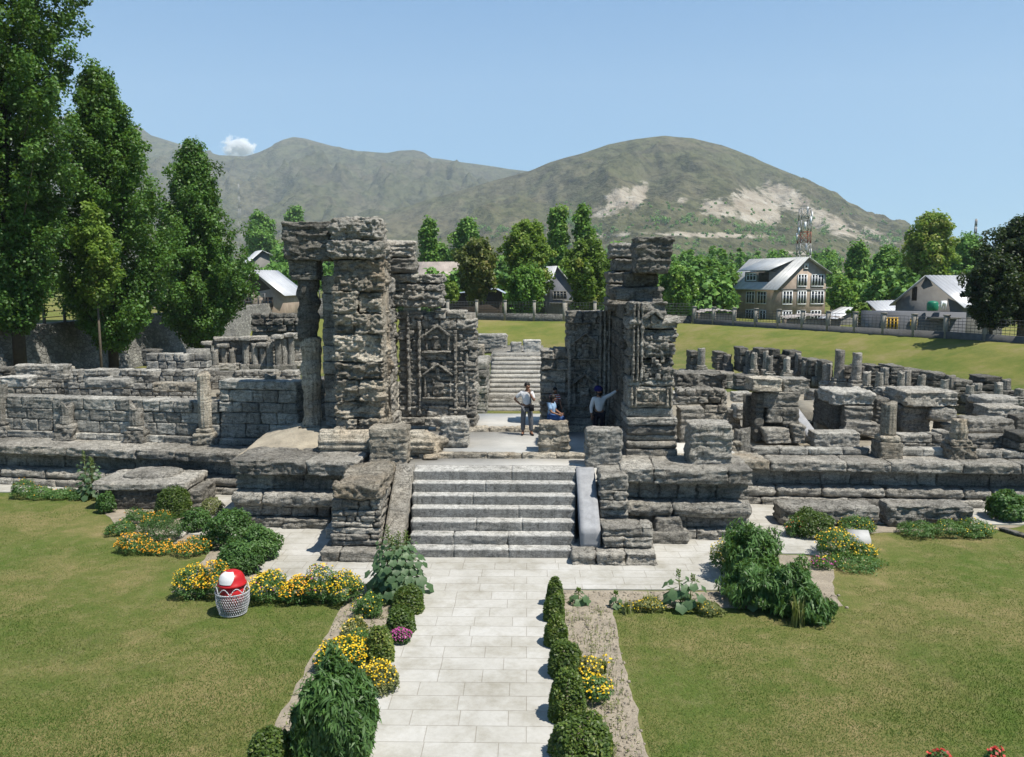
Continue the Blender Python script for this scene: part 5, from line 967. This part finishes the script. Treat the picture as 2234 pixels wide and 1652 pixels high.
# drooping leaved plants
def drooper(label,u,vb,vt,w_,n,**k):
    kw=dict(L=.17,Wd=.036,droop=.7,name='drooping_shrub',base=.5,lump=.42,up=.3,shell=.3); kw.update(k); return bush(label,u,vb,vt,w_,LS,n=n,**kw)
drooper('largest drooping leaved bush left of the path, cut by the bottom edge',708,1700,1448,186,15500,lump=.26)
drooper('upper part of the tall drooping bush right of the apron paving',1655,1290,1152,136,7600)
drooper('broad drooping bush in the right flower bed before the lawn',1682,1340,1218,165,9000)
drooper('drooping bush shoulder leaning toward the right lawn',1748,1352,1244,108,6000)
drooper('low drooping bush at the lawn corner of the right bed',1785,1364,1285,95,3600)
bush('dark bush left of the podium, the one farthest back',478,1205,1112,108,LS,.085,.04,5200,base=.35)
bush('bright green bush touching the left apron paving',545,1232,1148,92,LS,.085,.04,4800,base=.65)
bush('middle sized dark green bush just behind the yellow flowers and bin',497,1262,1182,104,LS,.085,.04,4800,base=.45)
bush('clipped ball bush in front of the big slab by the left wing',353,1132,1062,78,LX,.06,.045,4200,name='box_bush',box=True,shell=.7,lump=.05,base=.4)
bush('loose bush right of the clipped ball by the left wing',402,1165,1108,62,LS,.08,.045,2200)
bush('thin pale bush at the end of the big slab',440,1130,1086,52,LP,.07,.03,1300)
bush('fine leaved dark bush in the orange flower bed on the left lawn',318,1192,1126,92,LS,.06,.02,3800,base=.35)
bush('upright leafy shrub at the left end of the big slab',200,1122,1074,40,LS,.08,.05,1300)
bush('dome shaped dark bush beside the white plaque on the right lawn',1786,1180,1114,98,LX,.06,.045,4600,base=.3,shell=.65)
bush('dense bush at the right edge in front of the wing plinth',2212,1142,1074,84,LS,.11,.06,3600,base=.4)
# flower clumps
def mari(label,u,vb,vt,w_,f,n=2200,**k): return bush(label,u,vb,vt,w_*1.14,k.pop('mat',LS),.06,.024,int(n*1.25),name='flowering_plant',cat='flowers',fl=f,lump=.3,base=k.pop('base',.6),stems=False,shell=.45,**k)
FG='yellow flower clumps in the beds'
mari('yellow flower clump left of the red bin, farthest left in its row',388,1312,1240,70,((PY,150,.055),(PO,40,.055)),group=FG)
mari('yellow flower clump touching the left of the red bin',440,1312,1236,72,((PO,120,.055),(PY,90,.055)),group=FG)
mari('yellow flower clump just right of the red bin',562,1322,1246,84,((PY,190,.055),(PM,14,.055)),group=FG,n=2800)
mari('yellow and orange flower clump in the middle of the row right of the bin',632,1322,1258,74,((PO,130,.055),(PY,110,.055)),group=FG,n=2600)
mari('tall feathery yellow flower clump with pink blooms near the apron corner',682,1322,1242,60,((PY,120,.05),(PM,12,.06)),group=FG)
mari('yellow flower clump at the right end of the bin row',735,1324,1248,72,((PY,190,.055),),group=FG,n=2600)
mari('orange flower clump at the far left tip of the left bed',255,1212,1168,64,((PO,170,.055),),n=1500)
mari('orange flower clump below the fine leaved dark bush',312,1214,1186,70,((PO,150,.055),),n=1400)
mari('orange flower clump at the right end of the upper left bed',396,1216,1176,72,((PO,180,.055),),n=1500)
mari('leafy green clump at the left tip of the upper left bed',232,1172,1138,60,((PO,8,.05),),n=1500)
mari('low leafy plants in front of the big slab base',275,1146,1112,60,((PO,10,.05),),n=1500)
mari('leafy plants at the lawn edge between the bin row and the path',790,1352,1300,60,((PY,14,.05),),n=1500)
mari('green clump with few yellow heads beside the light green box bush',770,1440,1382,64,((PY,30,.05),),n=1700)
mari('yellow and green clump just above the largest drooping bush',700,1470,1405,58,((PY,90,.05),(PO,20,.05)),n=1700)
mari('orange topped flowers between the big slab and the clipped ball',315,1150,1118,66,((PO,70,.05),),n=1200)
mari('yellow flowers left of the path above the light green box bush',757,1402,1348,62,((PY,22,.05),(PW_,16,.05)),mat=LP,n=1500)
mari('bright yellow flower clump left of the path beside the box bush',742,1462,1400,84,((PY,230,.06),(PO,30,.06)),n=2000)
mari('bushy yellow flowers at the path edge above the large drooping bush',806,1520,1442,68,((PY,150,.05),),mat=LP,n=2800)
mari('tiny yellow flowered plant at the upper end of the left bed',795,1352,1325,30,((PY,16,.05),),n=400)
mari('cream and yellow flowers at the left of the big drooping bush',1590,1248,1184,50,((PY,70,.055),(PW_,60,.055)),n=1500)
mari('yellow flowers left of the white plaque',1838,1222,1156,76,((PY,110,.055),(PO,20,.05)),n=3000)
mari('flowers with a few yellow heads between the right slabs',1885,1168,1130,70,((PY,36,.05),),n=1800)
mari('yellow topped clump on the lawn side of the white plaque',1902,1225,1186,56,((PY,80,.06),),n=1400)
mari('low green clump with pale flowers at the lawn tip',1880,1252,1214,110,((PW_,14,.05),(PY,10,.05)),n=2200)
mari('pink tinged low plants between bush and strip of paving',1812,1246,1214,46,((PM,26,.06),(PY,14,.05)),n=800)
mari('red stemmed plant left of the dome shaped bush',1752,1178,1132,46,((PR,22,.05),(PY,10,.05)),n=1400)
for i,(u,w_,l) in enumerate([(2020,72,'left of three low leafy clumps before the right end slab'),(2085,80,'middle of three low leafy clumps before the right end slab'),(2150,64,'right of three low leafy clumps, with a few yellow flowers')]): mari(l,u,1178,1138,w_,((PY,4+i*10,.05),),n=1900,base=.7)
for i,(u,vt,l) in enumerate([(12,1046,'leafy clump with orange heads at the left edge of the photo'),(52,1062,'second leafy clump from the left edge'),(100,1068,'low leafy clump left of the pale leaved hollyhock'),(148,1070,'low leafy clump at the foot of the pale leaved hollyhock')]): mari(l,u,1092,vt,54,((PO,12-3*i,.05),),n=1500,base=.65)
mari('yellow flowers with long leaves right of the round box ball',1296,1488,1438,60,((PY,60,.06),),mat=LP,n=900)
mari('yellow flowers beside the tall egg shaped box ball',1306,1545,1476,66,((PY,80,.06),),n=1300)
mari('small yellow flowered patch between the tufts in the right bed',1425,1340,1308,62,((PY,50,.04),),n=1200,mat=LP)
mari('low yellowish weeds at the foot of the squat hollyhock',1560,1346,1312,56,((PY,16,.04),),n=900,mat=LP)
blade_tuft('spiky pale grass tuft right of the smallest hollyhock',1378,1342,1304,44,n=50,fl=((PY,4,.05),))
blade_tuft('fine pale grass tuft above the yellow patch',1428,1330,1290,60,n=60)
blade_tuft('tuft of pale blades by the round box ball',1322,1475,1428,44,n=60,fl=((PY,8,.06),))
blade_tuft('pale blades sticking out of the low drooping bush',1765,1372,1290,60,n=60)
for i in range(9):
    u=random.uniform(1290,1360); v=1335+i*36
    x,Y,_,_=spot(u,v,v-20,20); m=M()
m=M()
for _ in range(420):
    x=random.uniform(.6,1.75); y=random.uniform(11,16.9); 
    if random.random()<.45: x=random.choice([.95,1.25,1.5])+random.gauss(0,.05)
    hh=random.uniform(.03,.2); a=random.random()*6.28; m.add([(x-.006,y,0),(x+.006,y,0),(x+.02*math.cos(a),y+.02*math.sin(a),hh)],[[0,1,2,2]],random.random())
    p=np.array([[x,y,hh*.8]]).repeat(3,0)+rng.normal(size=(3,3))*.02; leaves(m,p,rng.normal(size=(3,3))+[0,0,1],.05,.018,.7)
for _ in range(260):
    x=random.uniform(-3.95,-2.7); y=random.uniform(10,18); p=np.array([[x,y,.05]]).repeat(5,0)+rng.normal(size=(5,3))*.03; p[:,2]=abs(p[:,2]); leaves(m,p,rng.normal(size=(5,3))+[0,0,1],.06,.022,.6)
tag(m.build('seedlings',LP,origin=(1.2,14,0)),'scattered thin seedlings and weeds in the soil of the beds','weeds',kind='stuff')
m=M()
for _ in range(1500):
    r_=random.random(); x,y=(random.uniform(.55,1.8),random.uniform(10.5,17.9)) if r_<.6 else ((random.uniform(-3.95,-2.7),random.uniform(10,18)) if r_<.8 else (random.uniform(1.8,7),random.uniform(17.05,17.9)))
    s=random.uniform(.008,.035); block(m,x-s,x+s,y-s,y+s,-.005,s*1.1,res=.05,r=s*.5,rough=.006,strata=0)
tag(m.build('soil_clods',MAT['soil'],origin=(1.2,14,0)),'small clods and pebbles on the bare soil of the beds','clods',kind='stuff')
# lawn blades near the viewer
K=480000; gy=1/rng.uniform(1/27.,1/9.5,K); gx=rng.uniform(-1,1,K)*gy*.86
in_l=(gx<-4.0)&(gy<17.4)|(gx<-8.7)&(gy<21)|(gx<-13.2)&(gy<25.6); in_r=(gx>1.84)&(gy<17.0)|(gx>7.4)&(gy<18.4)|(gx>8.5)&(gy<20.1)|(gx>10.0)&(gy<22.1)|(gx>14.6)&(gy<23.1)
k=in_l|in_r; gx=gx[k]; gy=gy[k]; K=len(gx); hb=rng.uniform(.012,.032,K)*(1+.5*vn(np.stack([gx*.8,gy*.8,gx*0],1))); a=rng.random(K)*6.283; wq=rng.uniform(.004,.008,K)
b0=np.stack([gx-np.cos(a)*wq,gy-np.sin(a)*wq,gx*0],1); b1=np.stack([gx+np.cos(a)*wq,gy+np.sin(a)*wq,gx*0],1); b2=np.stack([gx+rng.normal(0,.014,K),gy+rng.normal(0,.014,K),hb],1)
m=M(); tn=np.clip(.40+.65*vn(np.stack([gx*.42,gy*.42,gx*0+4],1))+.35*vn(np.stack([gx*2.4,gy*2.4,gx*0+9],1))+rng.normal(0,.08,K),0,1)
m.add(np.stack([b0,b1,b2],1).reshape(-1,3),np.concatenate([np.arange(K*3).reshape(-1,3),np.arange(2,K*3,3)[:,None]],1),np.repeat(tn,3))
GM=leafmat('grass_blades',(.060,.118,.022),(.114,.152,.040),.25,.12,(.215,.205,.095)); tag(m.build('lawn_grass',GM,origin=(0,14,0)),'short green and straw coloured grass blades of the two lawns','grass',kind='stuff')
# slabs lying in front of the wings, the plaque, kerb
t=root('stone_slab',tuple(P(320,1118,0)),'big wedge topped slab on a dark base beside the clipped ball, left wing','stone slab')
a=P(212,1112,0); b2_=P(438,1112,0); m=M(); Yb=a.y
block(m,a.x+.1,a.x+2.0,Yb,Yb+1.4,0,.72,res=.06,r=.05,rough=.03,taper=-.05); m.build('base_block',MAT['stone_dark'],t)
m=M(); block(m,a.x-.1,b2_.x-.35,Yb-.1,Yb+1.7,.62,.86,res=.06,r=.06,rough=.03,strata=.02); block(m,a.x+.5,a.x+2.1,Yb+.5,Yb+1.7,.78,1.0,res=.06,r=(.5,.3,.1),rough=.03); m.build('slab',MAT['stone'],t)
m=M(); block(m,a.x+2.1,b2_.x,Yb+.1,Yb+1.3,0,.6,res=.06,r=.06,rough=.04,strata=.03); m.build('side_block',MAT['stone'],t)
PB('stone_slab','stone','long low slab in front of the right wing, nearer the gate','stone slab',1704,1918,1106,1150,0,.9,rough=.04,big=.06,r=.12,res=.06)
PB('stone_slab','stone','rugged slab in front of the right wing, second from the gate','stone slab',1938,2124,1104,1152,0,.8,rough=.05,big=.08,r=.1,res=.05,strata=.04)
t=P(1878,1188,0); m=M(); T=Matrix.Translation((t.x,t.y,.0))@Matrix.Rotation(math.radians(-8),4,'Z')
m.add([(-.28,0,.02),(.26,0,.02),(.26,.34,.02),(-.28,.34,.02),(-.28,0,.12),(.26,0,.12),(.26,.34,.3),(-.28,.34,.3)],[[4,5,6,7],[0,1,5,4],[1,2,6,5],[2,3,7,6],[3,0,4,7]]); m.xf(T); tag(m.build('plaque_block',simple('whitewash',(.40,.40,.39),.7,8,.06)),'small white slanted plaque block at the edge of the right lawn','plaque')
m=M(); a=P(1835,1262,0); 
p0=P(2178,1158,0); p1=P(2300,1215,0); masonry(m,(p0.x,p0.y,0),(p1.x+1,p1.y-.5,0),[(.1,0,.02,.5)],.18,res=.07); tag(m.build('bed_kerb',MAT['stone_dark']),'low dark kerb round the red soil bed in the right corner','kerb')
one('low_kerb',MAT['stone_pale'],'pale kerb stone along the apron before the left bushes','kerb',lambda m:block(m,P(385,1176,0).x,P(430,1150,0).x,P(385,1176,0).y,P(385,1176,0).y+.8,0,.1,res=.1))
# litter bin
p=P(497,1352,0); x,y=p.x,p.y+.32; MAT['red']=simple('red_plastic',(.42,.015,.018),.35,5,.08); MAT['whp']=simple('white_plastic',(.62,.62,.62),.3,5,.03); MAT['wpaint']=simple('chipped_white_paint',(.45,.46,.48),.6,25,.35)
t=root('litter_bin',(x,y,0),'red litter bin with a white flap in a white lattice stand on the left lawn','litter bin')
m=M(); m.lathe((x,y,0),[(.20,.10),(.24,.4),(.27,.66)],28); m.build('bin_body',MAT['red'],t,smooth=True)
m=M(); m.lathe((x,y,0),[(.295,.645),(.30,.66),(.295,.685),(.275,.70),(.255,.80),(.21,.88),(.13,.93),(.03,.945)],28); m.build('lid',MAT['red'],t,smooth=True)
v=[];n1,n2=9,7
for i in range(n1+1):
    for j in range(n2+1):
        aa=math.radians(-90-12+ (j/n2-.5)*95); f=i/n1; wv=1-.45*(1-f)**2; aa=math.radians(-102)+(aa-math.radians(-102))*wv; R,z=np.interp(f,[0,.35,.7,1],[.283,.262,.218,.12]),np.interp(f,[0,.35,.7,1],[.715,.80,.88,.94]); v.append((x+R*math.cos(aa)*1.02,y+R*math.sin(aa)*1.02,z+.006))
m=M(); m.add(v,[[i*(n2+1)+j,i*(n2+1)+j+1,(i+1)*(n2+1)+j+1,(i+1)*(n2+1)+j] for i in range(n1) for j in range(n2)]); m.build('flap',MAT['whp'],t,smooth=True)
m=M(); RB=lambda z:np.interp(z,[.02,.25,.5,.62],[.27,.335,.345,.32])
for k in range(44):
    for s in(-1,1):
        a0=2*math.pi*k/44; q=None
        for i in range(9):
            z=.04+.46*i/8; a=a0+s*i*.09; c=(x+RB(z)*math.cos(a),y+RB(z)*math.sin(a),z)
            if q: m.bar(q,c,.0065,n=4)
            q=c
for z in(.04,.5):
    for k in range(36): a=2*math.pi*k/36;b=2*math.pi*(k+1)/36; m.bar((x+RB(z)*math.cos(a),y+RB(z)*math.sin(a),z),(x+RB(z)*math.cos(b),y+RB(z)*math.sin(b),z),.012,n=5)
m.build('lattice_stand',MAT['wpaint'],t)
m=M()
for k in range(8):
    q=None
    for i in range(9):
        a=2*math.pi*(k+i/8)/8+.2; z=.51+.12*math.sin(math.pi*i/8); c=(x+RB(z)*math.cos(a),y+RB(z)*math.sin(a),z)
        if q: m.bar(q,c,.01,n=5)
        q=c
m.build('scallop_rim',MAT['wpaint'],t)
# ---------------------------------------------------------------- people
SKIN=simple('brown_skin',(.23,.12,.075),.55,8,.06,spec=.3); HAIR=simple('black_hair',(.012,.010,.009),.6,20,.2)
def cloth(n,c): return simple(n,c,.9,9,.08,spec=.1,bscale=14,bd=.02)
WHS=cloth('white_shirt',(.60,.60,.61)); GRT=cloth('grey_trousers',(.12,.125,.135)); NVY=cloth('navy_turban',(.02,.02,.10)); DRK=cloth('dark_trousers',(.018,.018,.025)); LBL=cloth('pale_blue_top',(.28,.42,.60)); SKT=cloth('blue_skirt',(.06,.12,.28)); BLK=cloth('black_leather',(.015,.015,.017))
mt,tt,bb=nt('striped_shirt'); wv=N(tt,'ShaderNodeTexWave',bands_direction='Z'); wv.inputs['Scale'].default_value=4.2; tt.links.new(pos(tt),wv.inputs[0]); tt.links.new(ramp(tt,wv.outputs[1],[(.45,(.60,.56,.55)),(.55,(.42,.06,.06))]),bb.inputs['Base Color']); bb.inputs['Roughness'].default_value=.9; STR=mt
def skin(name,verts,edges,mat,parent,sub=2):
    o0=Vector(WL[parent.name]); me=bpy.data.meshes.new(name); me.from_pydata([v[0] for v in verts],edges,[]); ob=bpy.data.objects.new(name,me); COL.objects.link(ob); md=ob.modifiers.new('s','SKIN')
    if not me.skin_vertices: me.skin_vertices.new()
    for i,v in enumerate(verts): r=v[1]; me.skin_vertices[0].data[i].radius=(r,r) if not hasattr(r,'__len__') else r; me.skin_vertices[0].data[i].use_root=(i==0)
    sm=ob.modifiers.new('u','SUBSURF'); sm.levels=sub; sm.render_levels=sub
    dg=bpy.context.evaluated_depsgraph_get(); nm=bpy.data.meshes.new_from_object(ob.evaluated_get(dg)); bpy.data.objects.remove(ob); nm.name=name; nm.materials.clear(); nm.materials.append(mat)
    for p_ in nm.polygons: p_.use_smooth=True; p_.material_index=0
    o=bpy.data.objects.new(name,nm); COL.objects.link(o); o.parent=parent; WL[o.name]=tuple(o0); return o
def hand(pa,w,d,flat=(0,0,1),s=1.):
    w=Vector(w);d=Vector(d).normalized();n=Vector(flat); n=(n-d*n.dot(d)).normalized(); q=d.cross(n); m=M()
    m.bar(w,w+d*.05*s,.026*s,.034*s,8); m.bar(w+d*.05*s,w+d*.085*s,.034*s,.03*s,8)
    for k,(o,l) in enumerate([(-.027,.062),(-.009,.075),(.009,.07),(.026,.055)]):
        a=w+d*.08*s+q*o*s; b=a+d*l*.55*s-n*.008*s; c=b+d*l*.45*s-n*.022*s; m.bar(a,b,.0095*s,.009*s,6); m.bar(b,c,.009*s,.007*s,6)
    a=w+d*.025*s-q*.028*s; b=a+d*.03*s-q*.028*s; m.bar(a,b,.011*s,.010*s,6); m.bar(b,b+d*.03*s-q*.006*s-n*.01*s,.010*s,.008*s,6); m.build('hand',SKIN,pa,smooth=True)
def person(label,base,J,top,bottom,hairkind,face,sc=1.,legs=True,sleeve=.55,extra=None,skirt=False):
    t=root('person',base,label,'person'); W3=lambda p:Vector((p[0]*sc,p[1]*sc,p[2]*sc)); D={k:W3(v) for k,v in J.items()}; R=lambda r:r*sc
    f=Vector(face).normalized(); hd=D['head']; side=f.cross(Vector((0,0,1))).normalized()
    V=[(D['pelvis'],R(.12)),(D['spine'],R(.115)),(D['chest'],(R(.14),R(.12))),(D['neck'],R(.055)),(D['neck'].lerp(hd,.5)+f*.01,R(.056)),(hd+f*.018-Vector((0,0,.055*sc)),R(.068)),(hd,R(.092)),(hd+Vector((0,0,.075*sc))-f*.012,R(.075)),(hd+f*.108*sc-Vector((0,0,.012*sc)),R(.013))]; E=[(0,1),(1,2),(2,3),(3,4),(4,5),(5,6),(6,7),(6,8)]
    for s in('l','r'):
        b=len(V); V+=[(D['sh'+s],R(.058)),(D['el'+s],R(.043)),(D['wr'+s],R(.028))]; E+=[(2,b),(b,b+1),(b+1,b+2)]
        b=len(V); V+=[(D['hip'+s],R(.088)),(D['kn'+s],R(.06)),(D['an'+s],R(.042)),(D['an'+s]+W3(J.get('toe'+s,(.02,-.15,-.05))),R(.034))]; E+=[(0,b),(b,b+1),(b+1,b+2),(b+2,b+3)]
    skin('body',V,E,SKIN,t)
    for s in('l','r'): d=(D['wr'+s]-D['el'+s]).normalized(); hand(t,D['wr'+s]+Vector(base)-d*.01,J.get('hd'+s,d),(0,-1,.3),sc*1.05)
    V=[(D['pelvis']+Vector((0,0,.02*sc)),(R(.155),R(.135))),(D['spine'],(R(.15),R(.13))),(D['chest'],(R(.165),R(.14))),(D['chest'].lerp(D['neck'],.6),R(.085))]; E=[(0,1),(1,2),(2,3)]
    for s in('l','r'): b=len(V); e=D['sh'+s].lerp(D['el'+s],1) ; e2=D['el'+s].lerp(D['wr'+s],sleeve-.0) if sleeve>.5 else None; V+=[(D['sh'+s],R(.075)),(D['sh'+s].lerp(D['el'+s],.8),R(.066))]; E+=[(2,b),(b,b+1)]; 
    if sleeve>.5:
        for k,s in enumerate(('l','r')): b=len(V); V+=[(D['el'+s],R(.058)),(D['el'+s].lerp(D['wr'+s],sleeve),R(.045))]; E+=[(5+2*k,b),(b,b+1)]
    skin('shirt' if not skirt else 'blouse',V,E,top,t)
    V=[(D['pelvis'],(R(.15),R(.13)))];E=[]
    for s in('l','r'): b=len(V); V+=[(D['hip'+s],R(.108 if not skirt else .13)),(D['kn'+s],R(.085 if not skirt else .13)),(D['kn'+s].lerp(D['an'+s],.9 if not skirt else .6),R(.078 if not skirt else .12))]; E+=[(0,b),(b,b+1),(b+1,b+2)]
    skin('trousers' if not skirt else 'skirt',V,E,bottom,t)
    B=Vector(base); H_=hd+B
    def cap(nm,mat,rx,rz,cen,cut,n=16,rough=.05):
        m=M(); prof=[]; 
        for i in range(9): a=cut+(math.pi/2-cut)*i/8; prof.append((max(.003,rx*math.cos(a)),rz*math.sin(a)))
        m.lathe(tuple(cen),prof,n,flute=rough,nf=7); return m.build(nm,mat,t,smooth=True)
    if hairkind=='short': cap('hair',HAIR,.104*sc,.125*sc,H_-f*.022*sc+Vector((0,0,.025*sc)),-.15)
    if hairkind=='long':
        cap('hair',HAIR,.112*sc,.125*sc,H_-f*.02*sc+Vector((0,0,.02*sc)),-.2); m=M(); m.bar(H_-f*.06*sc,H_-f*.13*sc-Vector((0,0,.30*sc)),.085*sc,.05*sc,10); m.build('ponytail',HAIR,t,smooth=True)
    if hairkind=='turban':
        m=M(); c=H_-f*.02*sc+Vector((0,0,.04*sc)); m.lathe(tuple(c),[(.115,-.03),(.135,.01),(.138,.05),(.12,.09),(.085,.125),(.03,.145)],20,flute=.06,nf=9); m.bar(c-Vector((0,0,.02))-f*.06,c+Vector((0,0,.13))-f*.03,.09,.06,10); m.build('turban',NVY,t,smooth=True)
        m=M(); m.lathe(tuple(H_+f*.03*sc-Vector((0,0,.12*sc))),[(.02,-.03),(.06,.0),(.075,.05),(.07,.085)],14,flute=.08); m.build('beard',HAIR,t,smooth=True)
    m=M()
    for s in(-1,1): c=H_+f*.086*sc+side*s*.034*sc+Vector((0,0,.012*sc)); m.lathe(tuple(c-Vector((0,0,.009))),[(.003,0),(.011,.005),(.013,.009),(.011,.013),(.003,.018)],8)
    m.build('eyes',HAIR,t,smooth=True)
    m=M(); c=H_+f*.082*sc-Vector((0,0,.052*sc)); m.bar(c-side*.024*sc,c+side*.024*sc,.009*sc,n=6); m.build('mouth',simple('lips',(.20,.07,.06),.5),t,smooth=True)
    m=M()
    for s in('l','r'): a=D['an'+s]+B; d=W3(J.get('toe'+s,(.02,-.15,-.05))); m.bar(a+Vector((0,0,-.045*sc))-d*.3,a+d*.65+Vector((0,0,-.03*sc)),.047*sc,.044*sc,10); m.bar(a+d*.65+Vector((0,0,-.03*sc)),a+d*1.15+Vector((0,0,-.015*sc)),.044*sc,.03*sc,10)
    m.build('shoes',BLK,t,smooth=True); return t
p=P(1149,949,1.868)
t=person('man in white shirt and grey trousers with one hand on his hip',tuple(p),dict(pelvis=(0,0,.95),spine=(0,0,1.13),chest=(0,0,1.34),neck=(.01,-.01,1.49),head=(.02,-.02,1.63),shl=(-.18,.02,1.41),ell=(-.41,.06,1.19),wrl=(-.21,.05,1.02),hdl=(.9,-.2,-.2),shr=(.18,-.02,1.41),elr=(.25,-.14,1.16),wrr=(.10,-.17,1.42),hdr=(-.15,-.1,.9),hipl=(-.095,0,.9),knl=(-.12,-.01,.49),anl=(-.13,.02,.09),hipr=(.095,0,.9),knr=(.14,-.05,.49),anr=(.15,-.02,.09),toel=(-.02,-.15,-.045),toer=(.06,-.14,-.045)),WHS,GRT,'short',(.45,-.8,0),sleeve=.45)
m=M(); B=Vector(p); m.box(B.x+.08,B.x+.24,B.y-.24,B.y-.14,B.z+.84,B.z+1.04); m.bar(B+Vector((.16,-.19,1.03)),B+Vector((.10,-.16,1.45)),.012); m.build('shoulder_bag',BLK,t); m=M(); m.lathe((B.x,B.y,B.z+.93),[(.16,0),(.163,.02),(.16,.045)],20); m.build('belt',BLK,t)
p=P(1306,968,1.868); p.y+=.2
person('man in a navy turban and white shirt pointing to the right with outstretched arm',tuple(p),dict(pelvis=(.03,0,.95),spine=(.02,0,1.13),chest=(.02,0,1.34),neck=(0,-.01,1.49),head=(0,-.01,1.63),shl=(-.17,-.04,1.40),ell=(-.24,-.05,1.12),wrl=(-.22,-.10,.88),shr=(.19,.03,1.42),elr=(.42,.05,1.54),wrr=(.62,.06,1.68),hipl=(-.08,0,.9),knl=(-.1,-.02,.49),anl=(-.12,0,.09),hipr=(.12,0,.9),knr=(.13,0,.49),anr=(.14,.04,.09),toel=(.08,-.13,-.045),toer=(.1,-.12,-.045)),WHS,DRK,'turban',(.8,-.6,0),sleeve=.75)
p=P(1203,935,2.0); p.z=1.87+.0; p=Vector((P(1203,938,1.87).x,27.35,2.02))
person('woman in a pale blue top and blue skirt seated by the carved wall',tuple(p),dict(pelvis=(-.03,0,.42),spine=(-.02,0,.58),chest=(0,-.01,.78),neck=(.02,-.02,.91),head=(.04,-.04,1.04),shl=(-.1,-.13,.85),ell=(-.04,-.22,.60),wrl=(.2,-.24,.52),shr=(.05,.15,.85),elr=(.14,.1,.60),wrr=(.30,-.05,.52),hipl=(-.02,-.09,.40),knl=(.34,-.16,.42),anl=(.36,-.18,.09),hipr=(-.02,.09,.40),knr=(.36,.04,.42),anr=(.38,.03,.09),toel=(.14,-.04,-.045),toer=(.14,-.03,-.045)),LBL,SKT,'long',(.85,-.5,-.1),sleeve=.3,skirt=True)
one('stone_block',MAT['stone'],'low stone the woman in blue sits on','stone block',lambda m:block(m,p.x-.3,p.x+.15,p.y-.25,p.y+.3,2.0,2.32,rough=.02))
p2=Vector((P(1212,930,2.0).x-.04,27.78,2.01))
person('child in a red and white striped shirt standing just behind the seated woman',tuple(p2),dict(pelvis=(0,0,.95),spine=(0,0,1.13),chest=(0,0,1.34),neck=(.01,-.01,1.49),head=(.02,-.02,1.63),shl=(-.17,-.03,1.41),ell=(-.2,-.05,1.13),wrl=(-.1,-.16,.95),shr=(.17,.02,1.41),elr=(.24,-.06,1.15),wrr=(.28,-.2,.95),hipl=(-.09,0,.9),knl=(-.1,0,.49),anl=(-.1,.02,.09),hipr=(.09,0,.9),knr=(.1,-.02,.49),anr=(.11,0,.09)),STR,DRK,'short',(.7,-.7,0),sc=.77,sleeve=.3)
# red flowers at the bottom right corner
bush('red flowers cut by the bottom edge near the right corner',2100,1700,1642,60,LS,.06,.03,500,name='flowering_plant',cat='flowers',fl=((PR,30,.07),),stems=False)
bush('red flowers at the bottom right corner of the photo',2226,1700,1634,50,LS,.06,.03,500,name='flowering_plant',cat='flowers',fl=((PR,30,.07),),stems=False)
# ---------------------------------------------------------------- cloud (beyond the haze), smoke, haze
import bmesh
def blob(name,mat,loc,sc_,label,cat,kind):
    me=bpy.data.meshes.new(name); bm=bmesh.new(); bmesh.ops.create_icosphere(bm,subdivisions=3,radius=1); bm.to_mesh(me); bm.free(); me.materials.append(mat); o=bpy.data.objects.new(name,me); COL.objects.link(o); o.location=loc; o.scale=sc_; WL[name]=tuple(loc); return tag(o,label,cat,kind=kind)
def cloudmat():
    m=bpy.data.materials.new('cloud_vapour'); m.use_nodes=True; t=m.node_tree; t.nodes.remove(t.nodes['Principled BSDF']); v=N(t,'ShaderNodeVolumePrincipled'); v.inputs['Color'].default_value=(1,1,1,1)
    tc=N(t,'ShaderNodeTexCoord').outputs['Object']; ln=N(t,'ShaderNodeVectorMath',operation='LENGTH'); t.links.new(tc,ln.inputs[0]); nz=noise(t,tc,2.1,5,.62)
    a=N(t,'ShaderNodeMath',operation='MULTIPLY_ADD'); a.inputs[1].default_value=2.0; a.inputs[2].default_value=-.25; t.links.new(nz,a.inputs[0]); s=N(t,'ShaderNodeMath',operation='SUBTRACT'); t.links.new(a.outputs[0],s.inputs[0]); t.links.new(ln.outputs['Value'],s.inputs[1])
    t.links.new(N_mul(t,ramp(t,s.outputs[0],[(.0,(0,0,0)),(.22,(1,1,1))]),.05),v.inputs['Density']); t.links.new(v.outputs[0],t.nodes['Material Output'].inputs['Volume']); return m
c=Q(519,326,6900); blob('cloud',cloudmat(),c,(165,130,135),'single small white cloud behind the left ridge','cloud','stuff')
hz=bpy.data.meshes.new('haze'); m=M(); m.box(-5800,5800,-400,5900,-40,1350); o=m.build('haze',bpy.data.materials.new('air'),origin=(0,0,0)); o['kind']='stuff'
hm=o.data.materials[0]; hm.use_nodes=True; t=hm.node_tree; t.nodes.remove(t.nodes['Principled BSDF']); v=N(t,'ShaderNodeVolumePrincipled'); v.inputs['Color'].default_value=(.74,.86,1,1); v.inputs['Density'].default_value=.00010; v.inputs['Anisotropy'].default_value=.0; t.links.new(v.outputs[0],t.nodes['Material Output'].inputs['Volume'])
